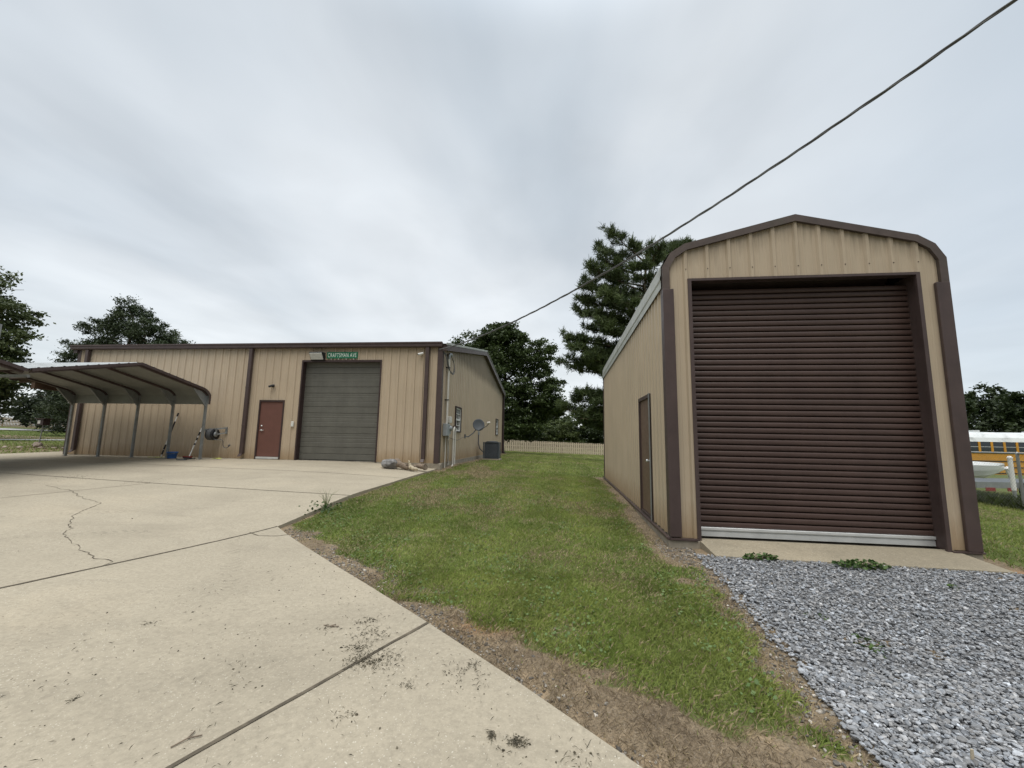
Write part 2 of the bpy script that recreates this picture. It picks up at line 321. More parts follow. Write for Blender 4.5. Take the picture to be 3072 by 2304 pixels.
def np_mesh(name, verts, faces, mat, cols=None, smooth=False):
    # verts (n,3), faces (m,k) all with k corners, cols (n,3) per vertex
    me = bpy.data.meshes.new(name); n, (mF, k) = len(verts), faces.shape
    me.vertices.add(n); me.vertices.foreach_set('co', np.ascontiguousarray(verts, dtype=np.float32).ravel())
    me.loops.add(mF * k); me.loops.foreach_set('vertex_index', np.ascontiguousarray(faces, dtype=np.int32).ravel())
    me.polygons.add(mF); me.polygons.foreach_set('loop_start', np.arange(mF, dtype=np.int32) * k)
    me.polygons.foreach_set('use_smooth', np.full(mF, smooth, dtype=bool))
    if cols is not None:
        at = me.color_attributes.new('Col', 'FLOAT_COLOR', 'POINT')
        c4 = np.ones((n, 4), dtype=np.float32); c4[:, :3] = cols; at.data.foreach_set('color', c4.ravel())
    me.update(calc_edges=True); me.validate(); me.materials.append(MATS[mat])
    o = bpy.data.objects.new(name, me); COL.objects.link(o); return o
def smooth(a, b, x): tt = np.clip((x - a) / (b - a), 0, 1); return tt * tt * (3 - 2 * tt)
def vnoise(x, y, sc_, seed=0):
    # smooth value noise, numpy
    x = np.asarray(x) * sc_ + seed * 17.3; y = np.asarray(y) * sc_ + seed * 9.1
    xi = np.floor(x).astype(np.int64); yi = np.floor(y).astype(np.int64); fx = x - xi; fy = y - yi
    fx = fx * fx * (3 - 2 * fx); fy = fy * fy * (3 - 2 * fy)
    def h(a, b_): q = (a * 374761393 + b_ * 668265263 + seed * 1442695) & 0x7fffffff; q = ((q ^ (q >> 13)) * 1274126177) & 0x7fffffff; return ((q ^ (q >> 16)) & 0xffff) / 65535.0
    return (h(xi, yi) * (1 - fx) + h(xi + 1, yi) * fx) * (1 - fy) + (h(xi, yi + 1) * (1 - fx) + h(xi + 1, yi + 1) * fx) * fy
def fbm(x, y, sc_, seed=0): return (vnoise(x, y, sc_, seed) + 0.5 * vnoise(x, y, sc_ * 2.1, seed + 1) + 0.25 * vnoise(x, y, sc_ * 4.3, seed + 2)) / 1.75
class TPS:
    def __init__(s, P, lam=1e-4):
        P = np.array(P, float); s.c = P[:, :2] / 10; z = P[:, 2]; n = len(P)
        K = s.U(np.linalg.norm(s.c[:, None] - s.c[None], axis=2)) + lam * np.eye(n); A = np.zeros((n + 3, n + 3)); A[:n, :n] = K
        Q = np.hstack([np.ones((n, 1)), s.c]); A[:n, n:] = Q; A[n:, :n] = Q.T; s.w = np.linalg.solve(A, np.r_[z, 0, 0, 0])
    @staticmethod
    def U(r): return np.where(r > 1e-9, r * r * np.log(np.maximum(r, 1e-9)), 0.0)
    def __call__(s, x, y):
        x = np.atleast_1d(np.asarray(x, float)); sh = x.shape; X = np.stack([x.ravel(), np.broadcast_to(np.asarray(y, float), sh).ravel()], 1) / 10
        o = np.empty(len(X))
        for i in range(0, len(X), 20000):
            q = X[i:i + 20000]; o[i:i + 20000] = s.U(np.linalg.norm(q[:, None] - s.c[None], axis=2)) @ s.w[:len(s.c)] + s.w[-3] + q @ s.w[-2:]
        return o.reshape(sh)

# ------------------------------------------------------------------ levels of the land
PADP = [(-4.4, 6.1, .09), (-4.4, 8.2, .28), (-4.4, 9.6, .32), (-4.4, 11.6, .37), (-4.4, 14, .42), (-6, 14, .54), (-9, 14, .585), (-12, 13.9, .59), (-20, 14, .585), (-9, 8.5, .36), (-13.4, 8.5, .45),
        (-9.4, 11, .47), (-14, 11, .53), (-5, 3.4, .05), (-1, 3.4, .03), (.3, 2.2, .02), (0, 0, 0), (-5, 0, 0), (-10, 3, .15), (-15, 4, .3), (-20, 6, .45), (-22, 14, .6), (-4, -4, 0), (-2, 5, .04), (3, -3, 0), (-22, 0, .4)]
zpad = TPS(PADP)
TERP = [(-4.2, 6.1, .035), (-4.2, 8.2, .21), (-4.2, 10, .27), (-4.2, 12, .32), (-4.25, 14, .38), (-4.3, 16, .45), (-4.3, 19, .43), (-4.3, 25, .43), (-4.2, 30, .42), (1.4, 6, .085), (1.4, 7.3, .10), (1.4, 9.2, .16), (1.4, 15.5, .125),
        (-1.5, 8, .14), (-1.5, 15, .31), (-2, 4.1, -.01), (0, 2.4, -.02), (0.5, 1, -.02), (2, 3, -.005), (3.5, 5.6, .075), (5, 5.5, .06), (3, 0, -.02), (5, 3, 0), (5.3, 7, .13), (6, 15, .05), (10.9, 11.6, 0), (11.1, 13.1, -.01), (9, 7, .02), (16, 13, -.2), (25, 28, -.72), (40, 28, -.75), (15, 28, -.6),
        (0, 24, .28), (0, 30, .15), (-4, 40, -.02), (-9, 60, -.27), (6.4, 60, -.63), (30, 60, -1.0), (-20, 6, .35), (-21.5, 14, .54), (-25, 17, .69), (-34.6, 23, .82), (-45, 30, 1.0), (-55, 38, 1.2), (-68, 48, 1.5), (-80, 47, 1.95), (-79, 59, 1.5), (-70, 20, 1.4), (-60, 0, 1.1),
        (-25, 32, .55), (-40, 50, .8), (-110, 50, 2.3), (-110, 90, 2.0), (-60, 80, .9), (0, 100, -.9), (60, 100, -1.2), (60, 20, -.9), (50, -20, -.5), (0, -30, 0), (-40, -30, .6)]
for a_ in range(12):
    an = 2 * math.pi * a_ / 12; TERP.append((420 * math.cos(an), 420 * math.sin(an), 1.0 if math.cos(an) < -0.5 else -0.8))
zter = TPS(TERP, 2e-4)
def Z(x, y): return float(zter(x, y)[0])
def ZP(x, y): return float(zpad(x, y)[0])
GX, GY, GW, GL = 1.462, 6.073, 3.66, 9.281        # the tall garage's near left corner, width, depth
BX, BY, BROT, BL, BD = -4.331, 14.12, 0.01, 14.83, 15.88   # the workshop's near right corner
# driveway edge: the diagonal from the pad's corner towards the viewer
E0 = np.array((-4.38, 6.12)); E1 = np.array((-4.0, 5.80)); E2 = np.array((0.33, 2.19)); E3 = np.array((3.6, -0.55))
ed = (E2 - E1) / np.linalg.norm(E2 - E1); en = np.array((-ed[1], ed[0]))
def d_edge(x, y): return (x - E1[0]) * en[0] + (y - E1[1]) * en[1]     # positive on the lawn side
GEDGE = [(1.62, 5.70), (1.60, 5.12), (1.53, 3.83), (1.50, 3.22), (1.46, 2.68), (1.48, 2.31), (1.55, 1.2), (1.9, -0.5)]   # left edge of the gravel
def gx_edge(y):
    ys = [p[1] for p in GEDGE][::-1]; xs = [p[0] for p in GEDGE][::-1]; return np.interp(y, ys, xs)
def lawn_masks(x, y):
    d = d_edge(x, y); n1 = fbm(x, y, 1.6, 3); n2 = fbm(x, y, 5.0, 8)
    wd = np.interp(y, [1.5, 2.4, 3.0, 3.7, 5.2, 6.3], [1.10, 0.88, 0.62, 0.38, 0.27, 0.22])
    bare = 1 - smooth(wd * 0.55, wd * 1.12, d + (n1 - 0.5) * 0.75 + (n2 - .5) * .38)
    bare = bare * np.where(x > -4.3, 1, 0)
    dg = GX - x; wall = (1 - smooth(0.05, 0.48, dg + (n1 - 0.5) * 0.35)) * (y > 5.2) * (y < 16) * (x < GX + .1) + .8 * (1 - smooth(0.02, 0.25, x - GX - GW + (n2 - .5) * .2)) * (y > 5.6) * (y < 16) * (x > GX + 1)
    gv = (1 - smooth(0.0, 0.26, gx_edge(y) - x + (n2 - 0.5) * 0.4)) * (y < 6.2) * (x < 5.3)
    shed = (1 - smooth(0.05, 0.55, x - BX + (n2 - .5) * .5)) * (y > 13.6) * (y < 30)
    spot = smooth(0.66, 0.85, n1) * 0.36 * (1 - smooth(9, 16, y)) + 0.75 * np.exp(-((x - 1.27) ** 2 + (y - 4.75) ** 2) / 0.012)
    pe = (1 - smooth(0.0, 0.10, x + 4.36 + (n2 - .5) * .1)) * (y > 5.9) * (y < 14.2)
    return np.clip(np.maximum.reduce([bare, wall, gv, shed, spot, pe * .8]), 0, 1)

def axis_pts(segs):
    o = []
    for a_, b_, n_ in segs: o += list(np.linspace(a_, b_, n_, endpoint=False))
    return np.array(o + [segs[-1][1]])
xs = axis_pts([(-420, -120, 8), (-120, -24, 60), (-24, -4.6, 30), (-4.6, 1.9, 150), (1.9, 13, 46), (13, 50, 22), (50, 420, 10)])
ys = axis_pts([(-420, -10, 10), (-10, 1.2, 14), (1.2, 8, 140), (8, 17, 90), (17, 70, 60), (70, 140, 16), (140, 420, 8)])
X, Y = np.meshgrid(xs, ys); Zt = zter(X, Y)
sel = (X > -4.6) & (X < 6) & (Y > 1) & (Y < 20)
Zt = Zt + np.where(sel, (fbm(X, Y, 2.2, 21) - 0.5) * 0.022 + (fbm(X, Y, 7, 31) - .5) * .010, 0)
# under the slabs and buildings the soil stays below the floors
def in_pad(x, y): return ((x < -4.42) & (x > -21.4) & (y < 16.4)) | ((d_edge(x, y) < -0.04) & (x < 4) & (y < 6.1))
ip = in_pad(X, Y); Zt = np.where(ip, np.minimum(Zt, zpad(X, Y) - 0.12), Zt)
ig = (X > GX + .05) & (X < GX + GW - .05) & (Y > GY + 0.05) & (Y < GY + GL - .05); Zt = np.where(ig, Zt - 0.1, Zt)
bare = lawn_masks(X, Y); clay = np.clip(np.exp(-((X - 5.35) ** 2 / 0.10 + (Y - 5.55) ** 2 / 0.03)) * 1.1 + 0.55 * np.exp(-((X + 0.62) ** 2 / .05 + (Y - 3.5) ** 2 / .015)), 0, 0.9)
bare = np.maximum(bare, 0.9 * np.exp(-((X - 5.35) ** 2 / 0.30 + (Y - 5.75) ** 2 / 0.06)))
bare = np.maximum(bare, 0.75 * np.exp(-((X - 10.75 - 0.15 * (Y - 12)) / .22) ** 2) * (Y > 8) * (Y < 24))
ny, nx = X.shape; idx = np.arange(nx * ny).reshape(ny, nx)
F4 = np.stack([idx[:-1, :-1], idx[:-1, 1:], idx[1:, 1:], idx[1:, :-1]], -1).reshape(-1, 4)
V = np.stack([X, Y, Zt], -1).reshape(-1, 3)
C = np.stack([bare, clay, np.zeros_like(bare)], -1).reshape(-1, 3)
tag(np_mesh('ground', V, F4, 'ground', C, True), 'mown green lawn with bare and straw patches between the two metal buildings', kind='structure')

# ------------------------------------------------------------------ concrete
def slab(name, poly, zf, thick, mat, label, cut=0.45, dz=0.0):
    bm = bmesh.new(); f = bm.faces.new([bm.verts.new((x, y, 0)) for x, y in poly])
    xs_ = [p[0] for p in poly]; ys_ = [p[1] for p in poly]
    for ax, lo, hi in ((0, min(xs_), max(xs_)), (1, min(ys_), max(ys_))):
        v = lo + cut
        while v < hi - 1e-3:
            bmesh.ops.bisect_plane(bm, geom=bm.verts[:] + bm.edges[:] + bm.faces[:], plane_co=(v, 0, 0) if ax == 0 else (0, v, 0), plane_no=(1, 0, 0) if ax == 0 else (0, 1, 0)); v += cut
    bmesh.ops.triangulate(bm, faces=[f_ for f_ in bm.faces if len(f_.verts) > 4])
    co = np.array([v.co[:2] for v in bm.verts]); zz = zf(co[:, 0], co[:, 1])
    for v, z_ in zip(bm.verts, zz): v.co.z = z_ + dz
    be = [e for e in bm.edges if e.is_boundary]; r = bmesh.ops.extrude_edge_only(bm, edges=be)
    for v in [g for g in r['geom'] if isinstance(g, bmesh.types.BMVert)]: v.co.z -= thick
    bmesh.ops.recalc_face_normals(bm, faces=bm.faces)
    me = bpy.data.meshes.new(name); bm.to_mesh(me); bm.free(); me.materials.append(MATS[mat])
    o = bpy.data.objects.new(name, me); COL.objects.link(o)
    return tag(o, label, kind='structure')
jE = (-5.75, 0.9)      # the joint runs on from the pad's corner past the viewer's left
slab('concrete_pad', [(-4.385, 6.12), (-4.37, 8), (-4.365, 11), (-4.35, 14.115), (-19.2, 13.97), (-19.2, 15.2), (-21.2, 15.3), (-21.2, -6), (-6.6, -6), (-5.72, 0.9), (-5.14, 3.42)], zpad, 0.16, 'concrete', 'wide pale concrete parking pad in front of the low tan workshop')
slab('driveway', [(-4.375, 6.115), (-4.0, 5.80), (-2.9, 4.92), (-1.95, 4.155), (-1.06, 3.41), (-0.27, 2.73), (0.33, 2.19), (3.6, -0.55), (5.2, -6), (-6.59, -6), (-5.70, 0.9), (-5.125, 3.42)], zpad, 0.14, 'concrete', 'pale concrete driveway slab with a diagonal edge beside the grass')
jm = MB()
def ribbon(pts, w0, zf, dz, jit=0.0, step=0.12):
    P = []
    for (a, b_) in zip(pts[:-1], pts[1:]):
        n_ = max(2, int(math.hypot(b_[0] - a[0], b_[1] - a[1]) / step))
        P += [(a[0] + (b_[0] - a[0]) * k / n_, a[1] + (b_[1] - a[1]) * k / n_) for k in range(n_)]
    P.append(pts[-1]); L_, R_ = [], []
    for i, p in enumerate(P):
        q0, q1 = P[max(0, i - 1)], P[min(len(P) - 1, i + 1)]; dx, dy = q1[0] - q0[0], q1[1] - q0[1]; l_ = math.hypot(dx, dy) or 1
        ww = w0 / 2 * (1 + random.uniform(-jit, jit)); ox, oy = random.uniform(-1, 1) * jit * w0, random.uniform(-1, 1) * jit * w0
        L_.append((p[0] - dy / l_ * ww + ox, p[1] + dx / l_ * ww + oy)); R_.append((p[0] + dy / l_ * ww + ox, p[1] - dx / l_ * ww + oy))
    zl = zf(np.array([p[0] for p in L_]), np.array([p[1] for p in L_])); zr = zf(np.array([p[0] for p in R_]), np.array([p[1] for p in R_]))
    return [(p[0], p[1], z_ + dz) for p, z_ in zip(L_, zl)], [(p[0], p[1], z_ + dz) for p, z_ in zip(R_, zr)]
JT = [([(-4.38, 6.118), (-5.13, 3.42), (-5.71, .9), (-6.5, -5)], .030), ([(-1.075, 3.42), (-1.76, 1.83), (-2.9, -1.0)], .026), ([(-4.36, 8.25), (-9.0, 8.45), (-13.4, 8.6), (-21, 8.9)], .022), ([(-4.36, 11.2), (-12.4, 11.3), (-21, 11.4)], .020),
      ([(-9.2, 8.45), (-9.9, 6.6), (-12.2, .5)], .016)]
for p_, w_ in JT: jm.strip(*ribbon(p_, w_, zpad, 0.005, 0.12))
tag(jm.build('pavement_joint', 'joint'), 'dark straight joints sawn across the pale concrete', kind='structure')
jm = MB()
CR = [(-10.7, 7.55), (-9.6, 7.25), (-8.75, 6.75), (-8.1, 6.55), (-7.55, 5.75), (-7.15, 5.40), (-6.85, 5.20), (-6.7, 5.0), (-6.35, 4.82), (-5.75, 4.5), (-5.3, 4.32), (-5.0, 4.25), (-4.95, 4.10)]
CR2 = []
for a_, b_ in zip(CR[:-1], CR[1:]):
    for k in range(5):
        f_ = k / 5; CR2.append((a_[0] + (b_[0] - a_[0]) * f_ + random.uniform(-.035, .035), a_[1] + (b_[1] - a_[1]) * f_ + random.uniform(-.035, .035)))
jm.strip(*ribbon(CR2, 0.008, zpad, 0.005, 0.6, 0.045))
jm.strip(*ribbon([(-4.55, 5.75), (-4.3, 5.62), (-4.05, 5.66), (-3.95, 5.76)], 0.012, zpad, 0.005, 0.3, 0.06))
tag(jm.build('pavement_crack', 'joint'), 'jagged crack wandering over the pale concrete pad', kind='structure')
# ramp in front of the tall door
ap = MB()
a0, a1 = (1.80, 6.10, .205), (4.87, 6.10, .205); b0, b1 = (1.87, 5.63, .105), (5.05, 5.56, .105)
nA = 14
for i in range(nA):
    q = lambda A_, B_, k: tuple(A_[j] + (B_[j] - A_[j]) * k / nA for j in range(3))
    ap.add([q(b0, b1, i), q(b0, b1, i + 1), q(a0, a1, i + 1), q(a0, a1, i)], [(0, 1, 2, 3)])
    f0, f1 = q(b0, b1, i), q(b0, b1, i + 1); ap.add([f0, f1, (f1[0], f1[1], -.05), (f0[0], f0[1], -.05)], [(3, 2, 1, 0)])
for s_, e_ in ((a0, b0), (b1, a1)): ap.add([s_, e_, (e_[0], e_[1], -.05), (s_[0], s_[1], -.05)], [(0, 1, 2, 3)])
tag(ap.build('concrete_ramp', 'concrete_worn', recalc=True), 'short worn concrete ramp below the brown roller door', kind='structure')
# gravel bed
gp = [(x + .03, y) for x, y in GEDGE] + [(5.6, -0.5), (7.2, 3), (6.3, 5.3), (5.1, 5.60), (1.86, 5.66)]
gp = gp[::-1]
gp_bed = [(x + (.13 if x < 1.75 else 0), y) for x, y in gp]
def zgrav(x, y): return zter(x, y) + 0.006
slab('gravel_drive', gp_bed, zgrav, 0.06, 'gravel_bed', 'bed of blue grey crushed stone in front of the tall garage', cut=0.35, dz=0.0)

# left side: path, road strip
def flat_strip(name, pts, wd, dz, mat, label):
    mb = MB(); mb.strip(*ribbon(pts, wd, zter, dz, 0.04, 1.0)); return tag(mb.build(name, mat), label, kind='structure')
flat_strip('gravel_path', [(-35, 8), (-34.8, 22), (-34.2, 26), (-33, 40)], 1.7, 0.05, 'path_pale', 'pale path crossing the side lawn behind the carport')
flat_strip('gravel_road', [(-66, 10), (-66, 40), (-64, 60), (-58, 90)], 7.0, 0.07, 'road_grey', 'grey gravel road along the far picket fence')

# ------------------------------------------------------------------ ribbed siding
def rib_profile(u0, u1, pitch, phase, out_=0.030, minor=True):
    pts = []
    k0 = int(math.floor((u0 - phase) / pitch)) - 1; k1 = int(math.ceil((u1 - phase) / pitch)) + 1
    for k in range(k0, k1 + 1):
        c_ = phase + k * pitch
        pts += [(c_ - .042, 0), (c_ - .020, out_), (c_ + .020, out_), (c_ + .042, 0)]
        if minor:
            for q in (1 / 3, 2 / 3): m_ = c_ + pitch * q; pts += [(m_ - .020, 0), (m_ - .010, .005), (m_ + .010, .005), (m_ + .020, 0)]
    return [p for p in pts]
def ribwall(mb, P0, ud, nd, u0, u1, zb, zt, holes=(), pitch=.305, phase=0.15, out_=0.03):
    # P0 origin (x,y), ud along, nd outward; zt function of u; holes = (u0,u1,z0,z1)
    pr = rib_profile(u0, u1, pitch, phase, out_)
    us = [p[0] for p in pr]; os_ = [p[1] for p in pr]
    br = sorted(set([round(u, 5) for u in us if u0 < u < u1] + [u0, u1] + [h for q in holes for h in q[:2]]))
    P = lambda u, z: (P0[0] + ud[0] * u + nd[0] * np.interp(u, us, os_), P0[1] + ud[1] * u + nd[1] * np.interp(u, us, os_), z)
    for a_, b_ in zip(br[:-1], br[1:]):
        if b_ - a_ < 1e-4: continue
        mid = (a_ + b_) / 2; cuts = sorted([(q[2], q[3]) for q in holes if q[0] < mid < q[1]])
        lo = zb; segs = []
        for c0, c1 in cuts:
            if c0 > lo: segs.append((lo, c0))
            lo = c1
        segs.append((lo, None))
        for s0, s1 in segs:
            za, zb_ = (zt(a_), zt(b_)) if s1 is None else (s1, s1)
            mb.add([P(a_, s0), P(b_, s0), P(b_, zb_), P(a_, za)], [(0, 1, 2, 3)])

# ------------------------------------------------------------------ THE TALL GARAGE
g = thing('tall_garage', 'tall narrow tan metal garage with a brown roller door and rounded brown eaves', 'garage', (GX, GY, 0))
ROOF = [(0, 3.735), (0, 4.036), (.108, 4.228), (.298, 4.355), (1.83, 4.736), (3.362, 4.355), (3.552, 4.228), (3.66, 4.036), (3.66, 3.735)]
def gtop(u): return float(np.interp(u, [0, .108, .298, 1.83, 3.362, 3.552, 3.66], [4.0, 4.20, 4.33, 4.71, 4.33, 4.20, 4.0]))
OX0, OX1, OZ = 0.325, 3.345, 3.846
mb = MB(); ribwall(mb, (0, 0), (1, 0), (0, -1), 0.02, 3.64, .21, gtop, [(OX0, OX1, .2, OZ)], phase=0.305); mb.build('front_wall', 'tan_siding_tall', g)
mb = MB(); ribwall(mb, (0, 0), (0, 1), (-1, 0), 0.02, GL - .02, .215, lambda u: 3.80, [(1.09, 2.11, .21, 2.285)], phase=0.10, pitch=.2286, out_=.024); mb.build('side_wall', 'tan_siding_side', g)
mb = MB(); ribwall(mb, (GW, 0), (0, 1), (1, 0), 0.02, GL - .02, .215, lambda u: 3.9, phase=.1); mb.build('side_wall', 'tan_siding_side', g)
mb = MB(); ribwall(mb, (0, GL), (1, 0), (0, 1), 0.02, 3.64, .21, gtop, phase=.305); mb.build('back_wall', 'tan_siding_tall', g)
# roof: bent sheet with ribs running front to back
mb = MB(); off = .045
rf = []
for (x_, z_) in ROOF:
    cx_, cz_ = 1.83, 3.4; s_ = 1.0
    rf.append((x_, z_))
dense = []
for (p, q) in zip(rf[:-1], rf[1:]):
    l_ = math.hypot(q[0] - p[0], q[1] - p[1]); tx, tz = (q[0] - p[0]) / l_, (q[1] - p[1]) / l_; nxn, nzn = -tz, tx
    n_ = max(1, round(l_ / .23)); st_ = l_ / n_
    for k in range(n_):
        c_ = (k + .5) * st_
        for du, h_ in ((-st_ / 2, 0), (-.04, 0), (-.018, .011), (.018, .011), (.04, 0)):
            dense.append((p[0] + tx * (c_ + du) + nxn * (h_ + off), p[1] + tz * (c_ + du) + nzn * (h_ + off)))
dense.append((rf[-1][0] + off, rf[-1][1]))
mb.strip([(x_, .01, z_) for x_, z_ in dense], [(x_, GL + .05, z_) for x_, z_ in dense])
mb.strip([(x_, GL + .05, z_ - .004) for x_, z_ in [(p[0] + (0 if abs(p[0] - 1.83) > 1.8 else 0), p[1] - .0) for p in rf]], [(x_, .01, z_ - .004) for x_, z_ in rf])
ro = mb.build('roof', 'white_roof', g)
# gable trim: front face band following the roofline, and its return along the roof edge
def miter_in(poly, d):
    o = []
    for i, p in enumerate(poly):
        a_ = Vector(poly[max(0, i - 1)]); b_ = Vector(p); c_ = Vector(poly[min(len(poly) - 1, i + 1)])
        t1 = (b_ - a_).normalized() if i > 0 else (c_ - b_).normalized(); t2 = (c_ - b_).normalized() if i < len(poly) - 1 else t1
        n_ = Vector((t1.y, -t1.x)) + Vector((t2.y, -t2.x)); n_.normalize(); k = d / max(.3, n_.dot(Vector((t1.y, -t1.x)))); o.append((b_.x + n_.x * k, b_.y + n_.y * k))
    return o
TR = [(-.03, 3.66)] + [(-.03, 4.046), (.085, 4.250), (.288, 4.385), (1.83, 4.768), (3.372, 4.385), (3.575, 4.250), (3.69, 4.046)] + [(3.69, 3.66)]
TI = miter_in(TR, .098)
mb = MB()
n_ = len(TR)
for yy in (-.052, ):
    mb.strip([(x_, yy, z_) for x_, z_ in TR], [(x_, yy, z_) for x_, z_ in TI])
mb.strip([(x_, .12, z_) for x_, z_ in TR], [(x_, -.052, z_) for x_, z_ in TR])
mb.strip([(x_, -.052, z_) for x_, z_ in TI], [(x_, -.004, z_) for x_, z_ in TI])
mb.build('gable_trim', 'brown_weathered', g)
mb = MB(); mb.box(-.034, .118, -.058, -.004, .225, 3.70); mb.box(-.034, -.004, -.004, .10, .225, 3.66); bevel(mb.build('corner_trim', 'brown_trim', g), .006)
mb = MB(); mb.box(3.528, 3.694, -.055, -.004, .205, 3.70); mb.box(3.664, 3.694, -.004, .10, .205, 3.66); bevel(mb.build('corner_trim', 'brown_trim', g), .006)
mb = MB(); mb.box(-.03, .05, GL - .01, GL + .035, .2, 3.9); mb.box(-.03, -.002, GL - .07, GL - .01, .2, 3.9); mb.build('corner_trim', 'brown_trim', g)
# opening trim with deep jambs
mb = MB()
for x0, x1, xi0, xi1 in ((OX0 - .005, OX0 + .045, OX0 + .0, OX0 + .02), (OX1 - .045, OX1 + .005, OX1 - .02, OX1)):
    mb.box(x0, x1, -.046, -.006, .19, OZ + .006); mb.box(xi0, xi1, -.006, .36, .20, OZ)
mb.box(OX0 + .045, OX1 - .045, -.046, -.006, OZ - .030, OZ + .006)
mb.box(OX0 + .02, OX1 - .02, -.006, .12, OZ - .018, OZ)
mb.build('opening_trim', 'brown_trim', g)
# roller door
mb = MB(); pts = []
zc_, pit = .335, .0815
k = 0
while zc_ + k * pit < 3.74:
    z0 = zc_ + k * pit
    for dz, dy in ((0, .060), (.0012, -.004), (.006, -.013), (.018, -.017), (.034, -.018), (.052, -.016), (.064, -.011), (.0685, -.003), (.0697, .060)):
        pts.append((z0 + dz, .175 + dy))
    k += 1
mb.strip([(OX0 + .02, y_, z_) for z_, y_ in pts], [(OX1 - .02, y_, z_) for z_, y_ in pts], True)
rd = mb.build('roller_door', 'roller_brown', g)
for p in rd.data.polygons: p.use_smooth = False
mb = MB()
mb.box(OX0 + .022, OX1 - .022, .145, .20, .212, .278); mb.box(OX0 + .022, OX1 - .022, .155, .19, .278, .300); mb.box(OX0 + .022, OX1 - .022, .130, .202, .300, .335)
bb = mb.build('bottom_bar', 'aluminium', rd); bevel(bb, .003)
mb = MB(); mb.lathe([(.20, 0), (.20, OX1 - OX0 - .1)], (OX0 + .05, .62, 4.02), 'x', 24); mb.build('door_drum', 'brown_dark', g)
mb = MB(); mb.box(OX0 - .2, OX1 + .2, 1.2, 1.24, .2, 4.3); mb.box(OX0 - .2, OX1 + .2, .30, 1.24, 4.25, 4.29); mb.box(OX0 - .05, OX0, .30, 1.2, .25, 4.25); mb.box(OX1, OX1 + .05, .3, 1.2, .25, 4.25); mb.build('shade_box', 'void', g)  # near-black box paints in the deep shade above the curtain
# side door
sdr = MB(); sdr.box(-.010, .03, 1.15, 2.05, .27, 2.235); so_ = sdr.build('side_door', 'door_brown', g)
mb = MB(); mb.box(-.042, .03, 2.05, 2.11, .225, 2.295); mb.box(-.042, .03, 1.09, 1.15, .225, 2.295); mb.box(-.042, .03, 1.15, 2.05, 2.235, 2.295); mb.box(-.03, .03, 1.15, 2.05, .225, .262); mb.build('door_frame', 'brown_trim', so_)
mb = MB(); mb.box(-.050, -.043, 1.06, 1.135, .225, 2.30); mb.build('frame_flashing', 'carport_leg', so_)
mb = MB(); mb.lathe([(.001, -.085), (.022, -.083), (.028, -.068), (.022, -.052), (.010, -.046), (.010, -.015), (.030, -.012), (.030, -.009)], (0, 1.24, 1.17), 'x', 14); mb.build('knob', 'aluminium', so_)
# foot
mb = MB(); mb.box(-.055, GW + .03, -.05, .02, -.05, .188); mb.box(-.055, .02, .02, GL + .05, -.05, .188); mb.box(GW - .02, GW + .03, .02, GL + .05, -.05, .188); mb.box(.02, GW - .02, GL, GL + .05, -.05, .188); mb.box(.02, GW - .02, .02, GL, -.05, .18)
bevel(mb.build('foundation', 'concrete_foot', g), .012)
mb = MB(); mb.box(-.075, -.035, -.06, GL + .04, .188, .218); mb.box(-.035, OX0 - .005, -.075, -.03, .188, .212); mb.box(OX1 + .005, GW + .04, -.07, -.03, .188, .205); mb.build('base_trim', 'brown_trim', g)
# screw heads on the siding
for zz in (.45, 1.45, 2.45, 3.35, 4.0):
    for k in range(12):
        u_ = .305 * k + .035 * 0
        if OX0 - .05 < u_ < OX1 + .05 and zz < OZ: continue
        if .05 < u_ < 3.6 and zz < gtop(u_) - .1: mb = MB(); mb.box(u_ - .006, u_ + .006, -.036, -.029, zz - .006, zz + .006); mb.build('screw', 'brown_dark', g)

# ------------------------------------------------------------------ THE WORKSHOP
b = thing('workshop', 'long low tan metal workshop with brown trim and a grey overhead door', 'workshop building', (BX, BY, 0), BROT)
BZ, BE, BRI = .60, 4.70, 6.13
BOX0, BOX1, BOZ = -5.279, -2.229, 4.215
DX0, DX1, DZ = -6.86, -5.86, 2.751
mb = MB(); ribwall(mb, (0, 0), (1, 0), (0, -1), -BL, 0, BZ, lambda u: BE + .02, [(BOX0, BOX1, .5, BOZ), (DX0, DX1, .5, DZ)], phase=-.07); mb.build('front_wall', 'tan_siding', b)
ztop = lambda u: BE + (BRI - BE) * (1 - abs(u - BD / 2) / (BD / 2))
W1, W2 = (2.16, 3.06, 1.76, 2.70), (12.80, 13.78, 1.76, 2.72)
mb = MB(); ribwall(mb, (0, 0), (0, 1), (1, 0), 0, BD, BZ, ztop, [W1, W2], phase=.12); mb.build('gable_wall', 'tan_siding', b)
mb = MB(); ribwall(mb, (-BL, 0), (0, 1), (-1, 0), 0, BD, BZ, ztop, phase=.12); mb.build('gable_wall', 'tan_siding', b)
mb = MB(); ribwall(mb, (0, BD), (1, 0), (0, 1), -BL, 0, BZ, lambda u: BE + .02, phase=-.07); mb.build('back_wall', 'tan_siding', b)
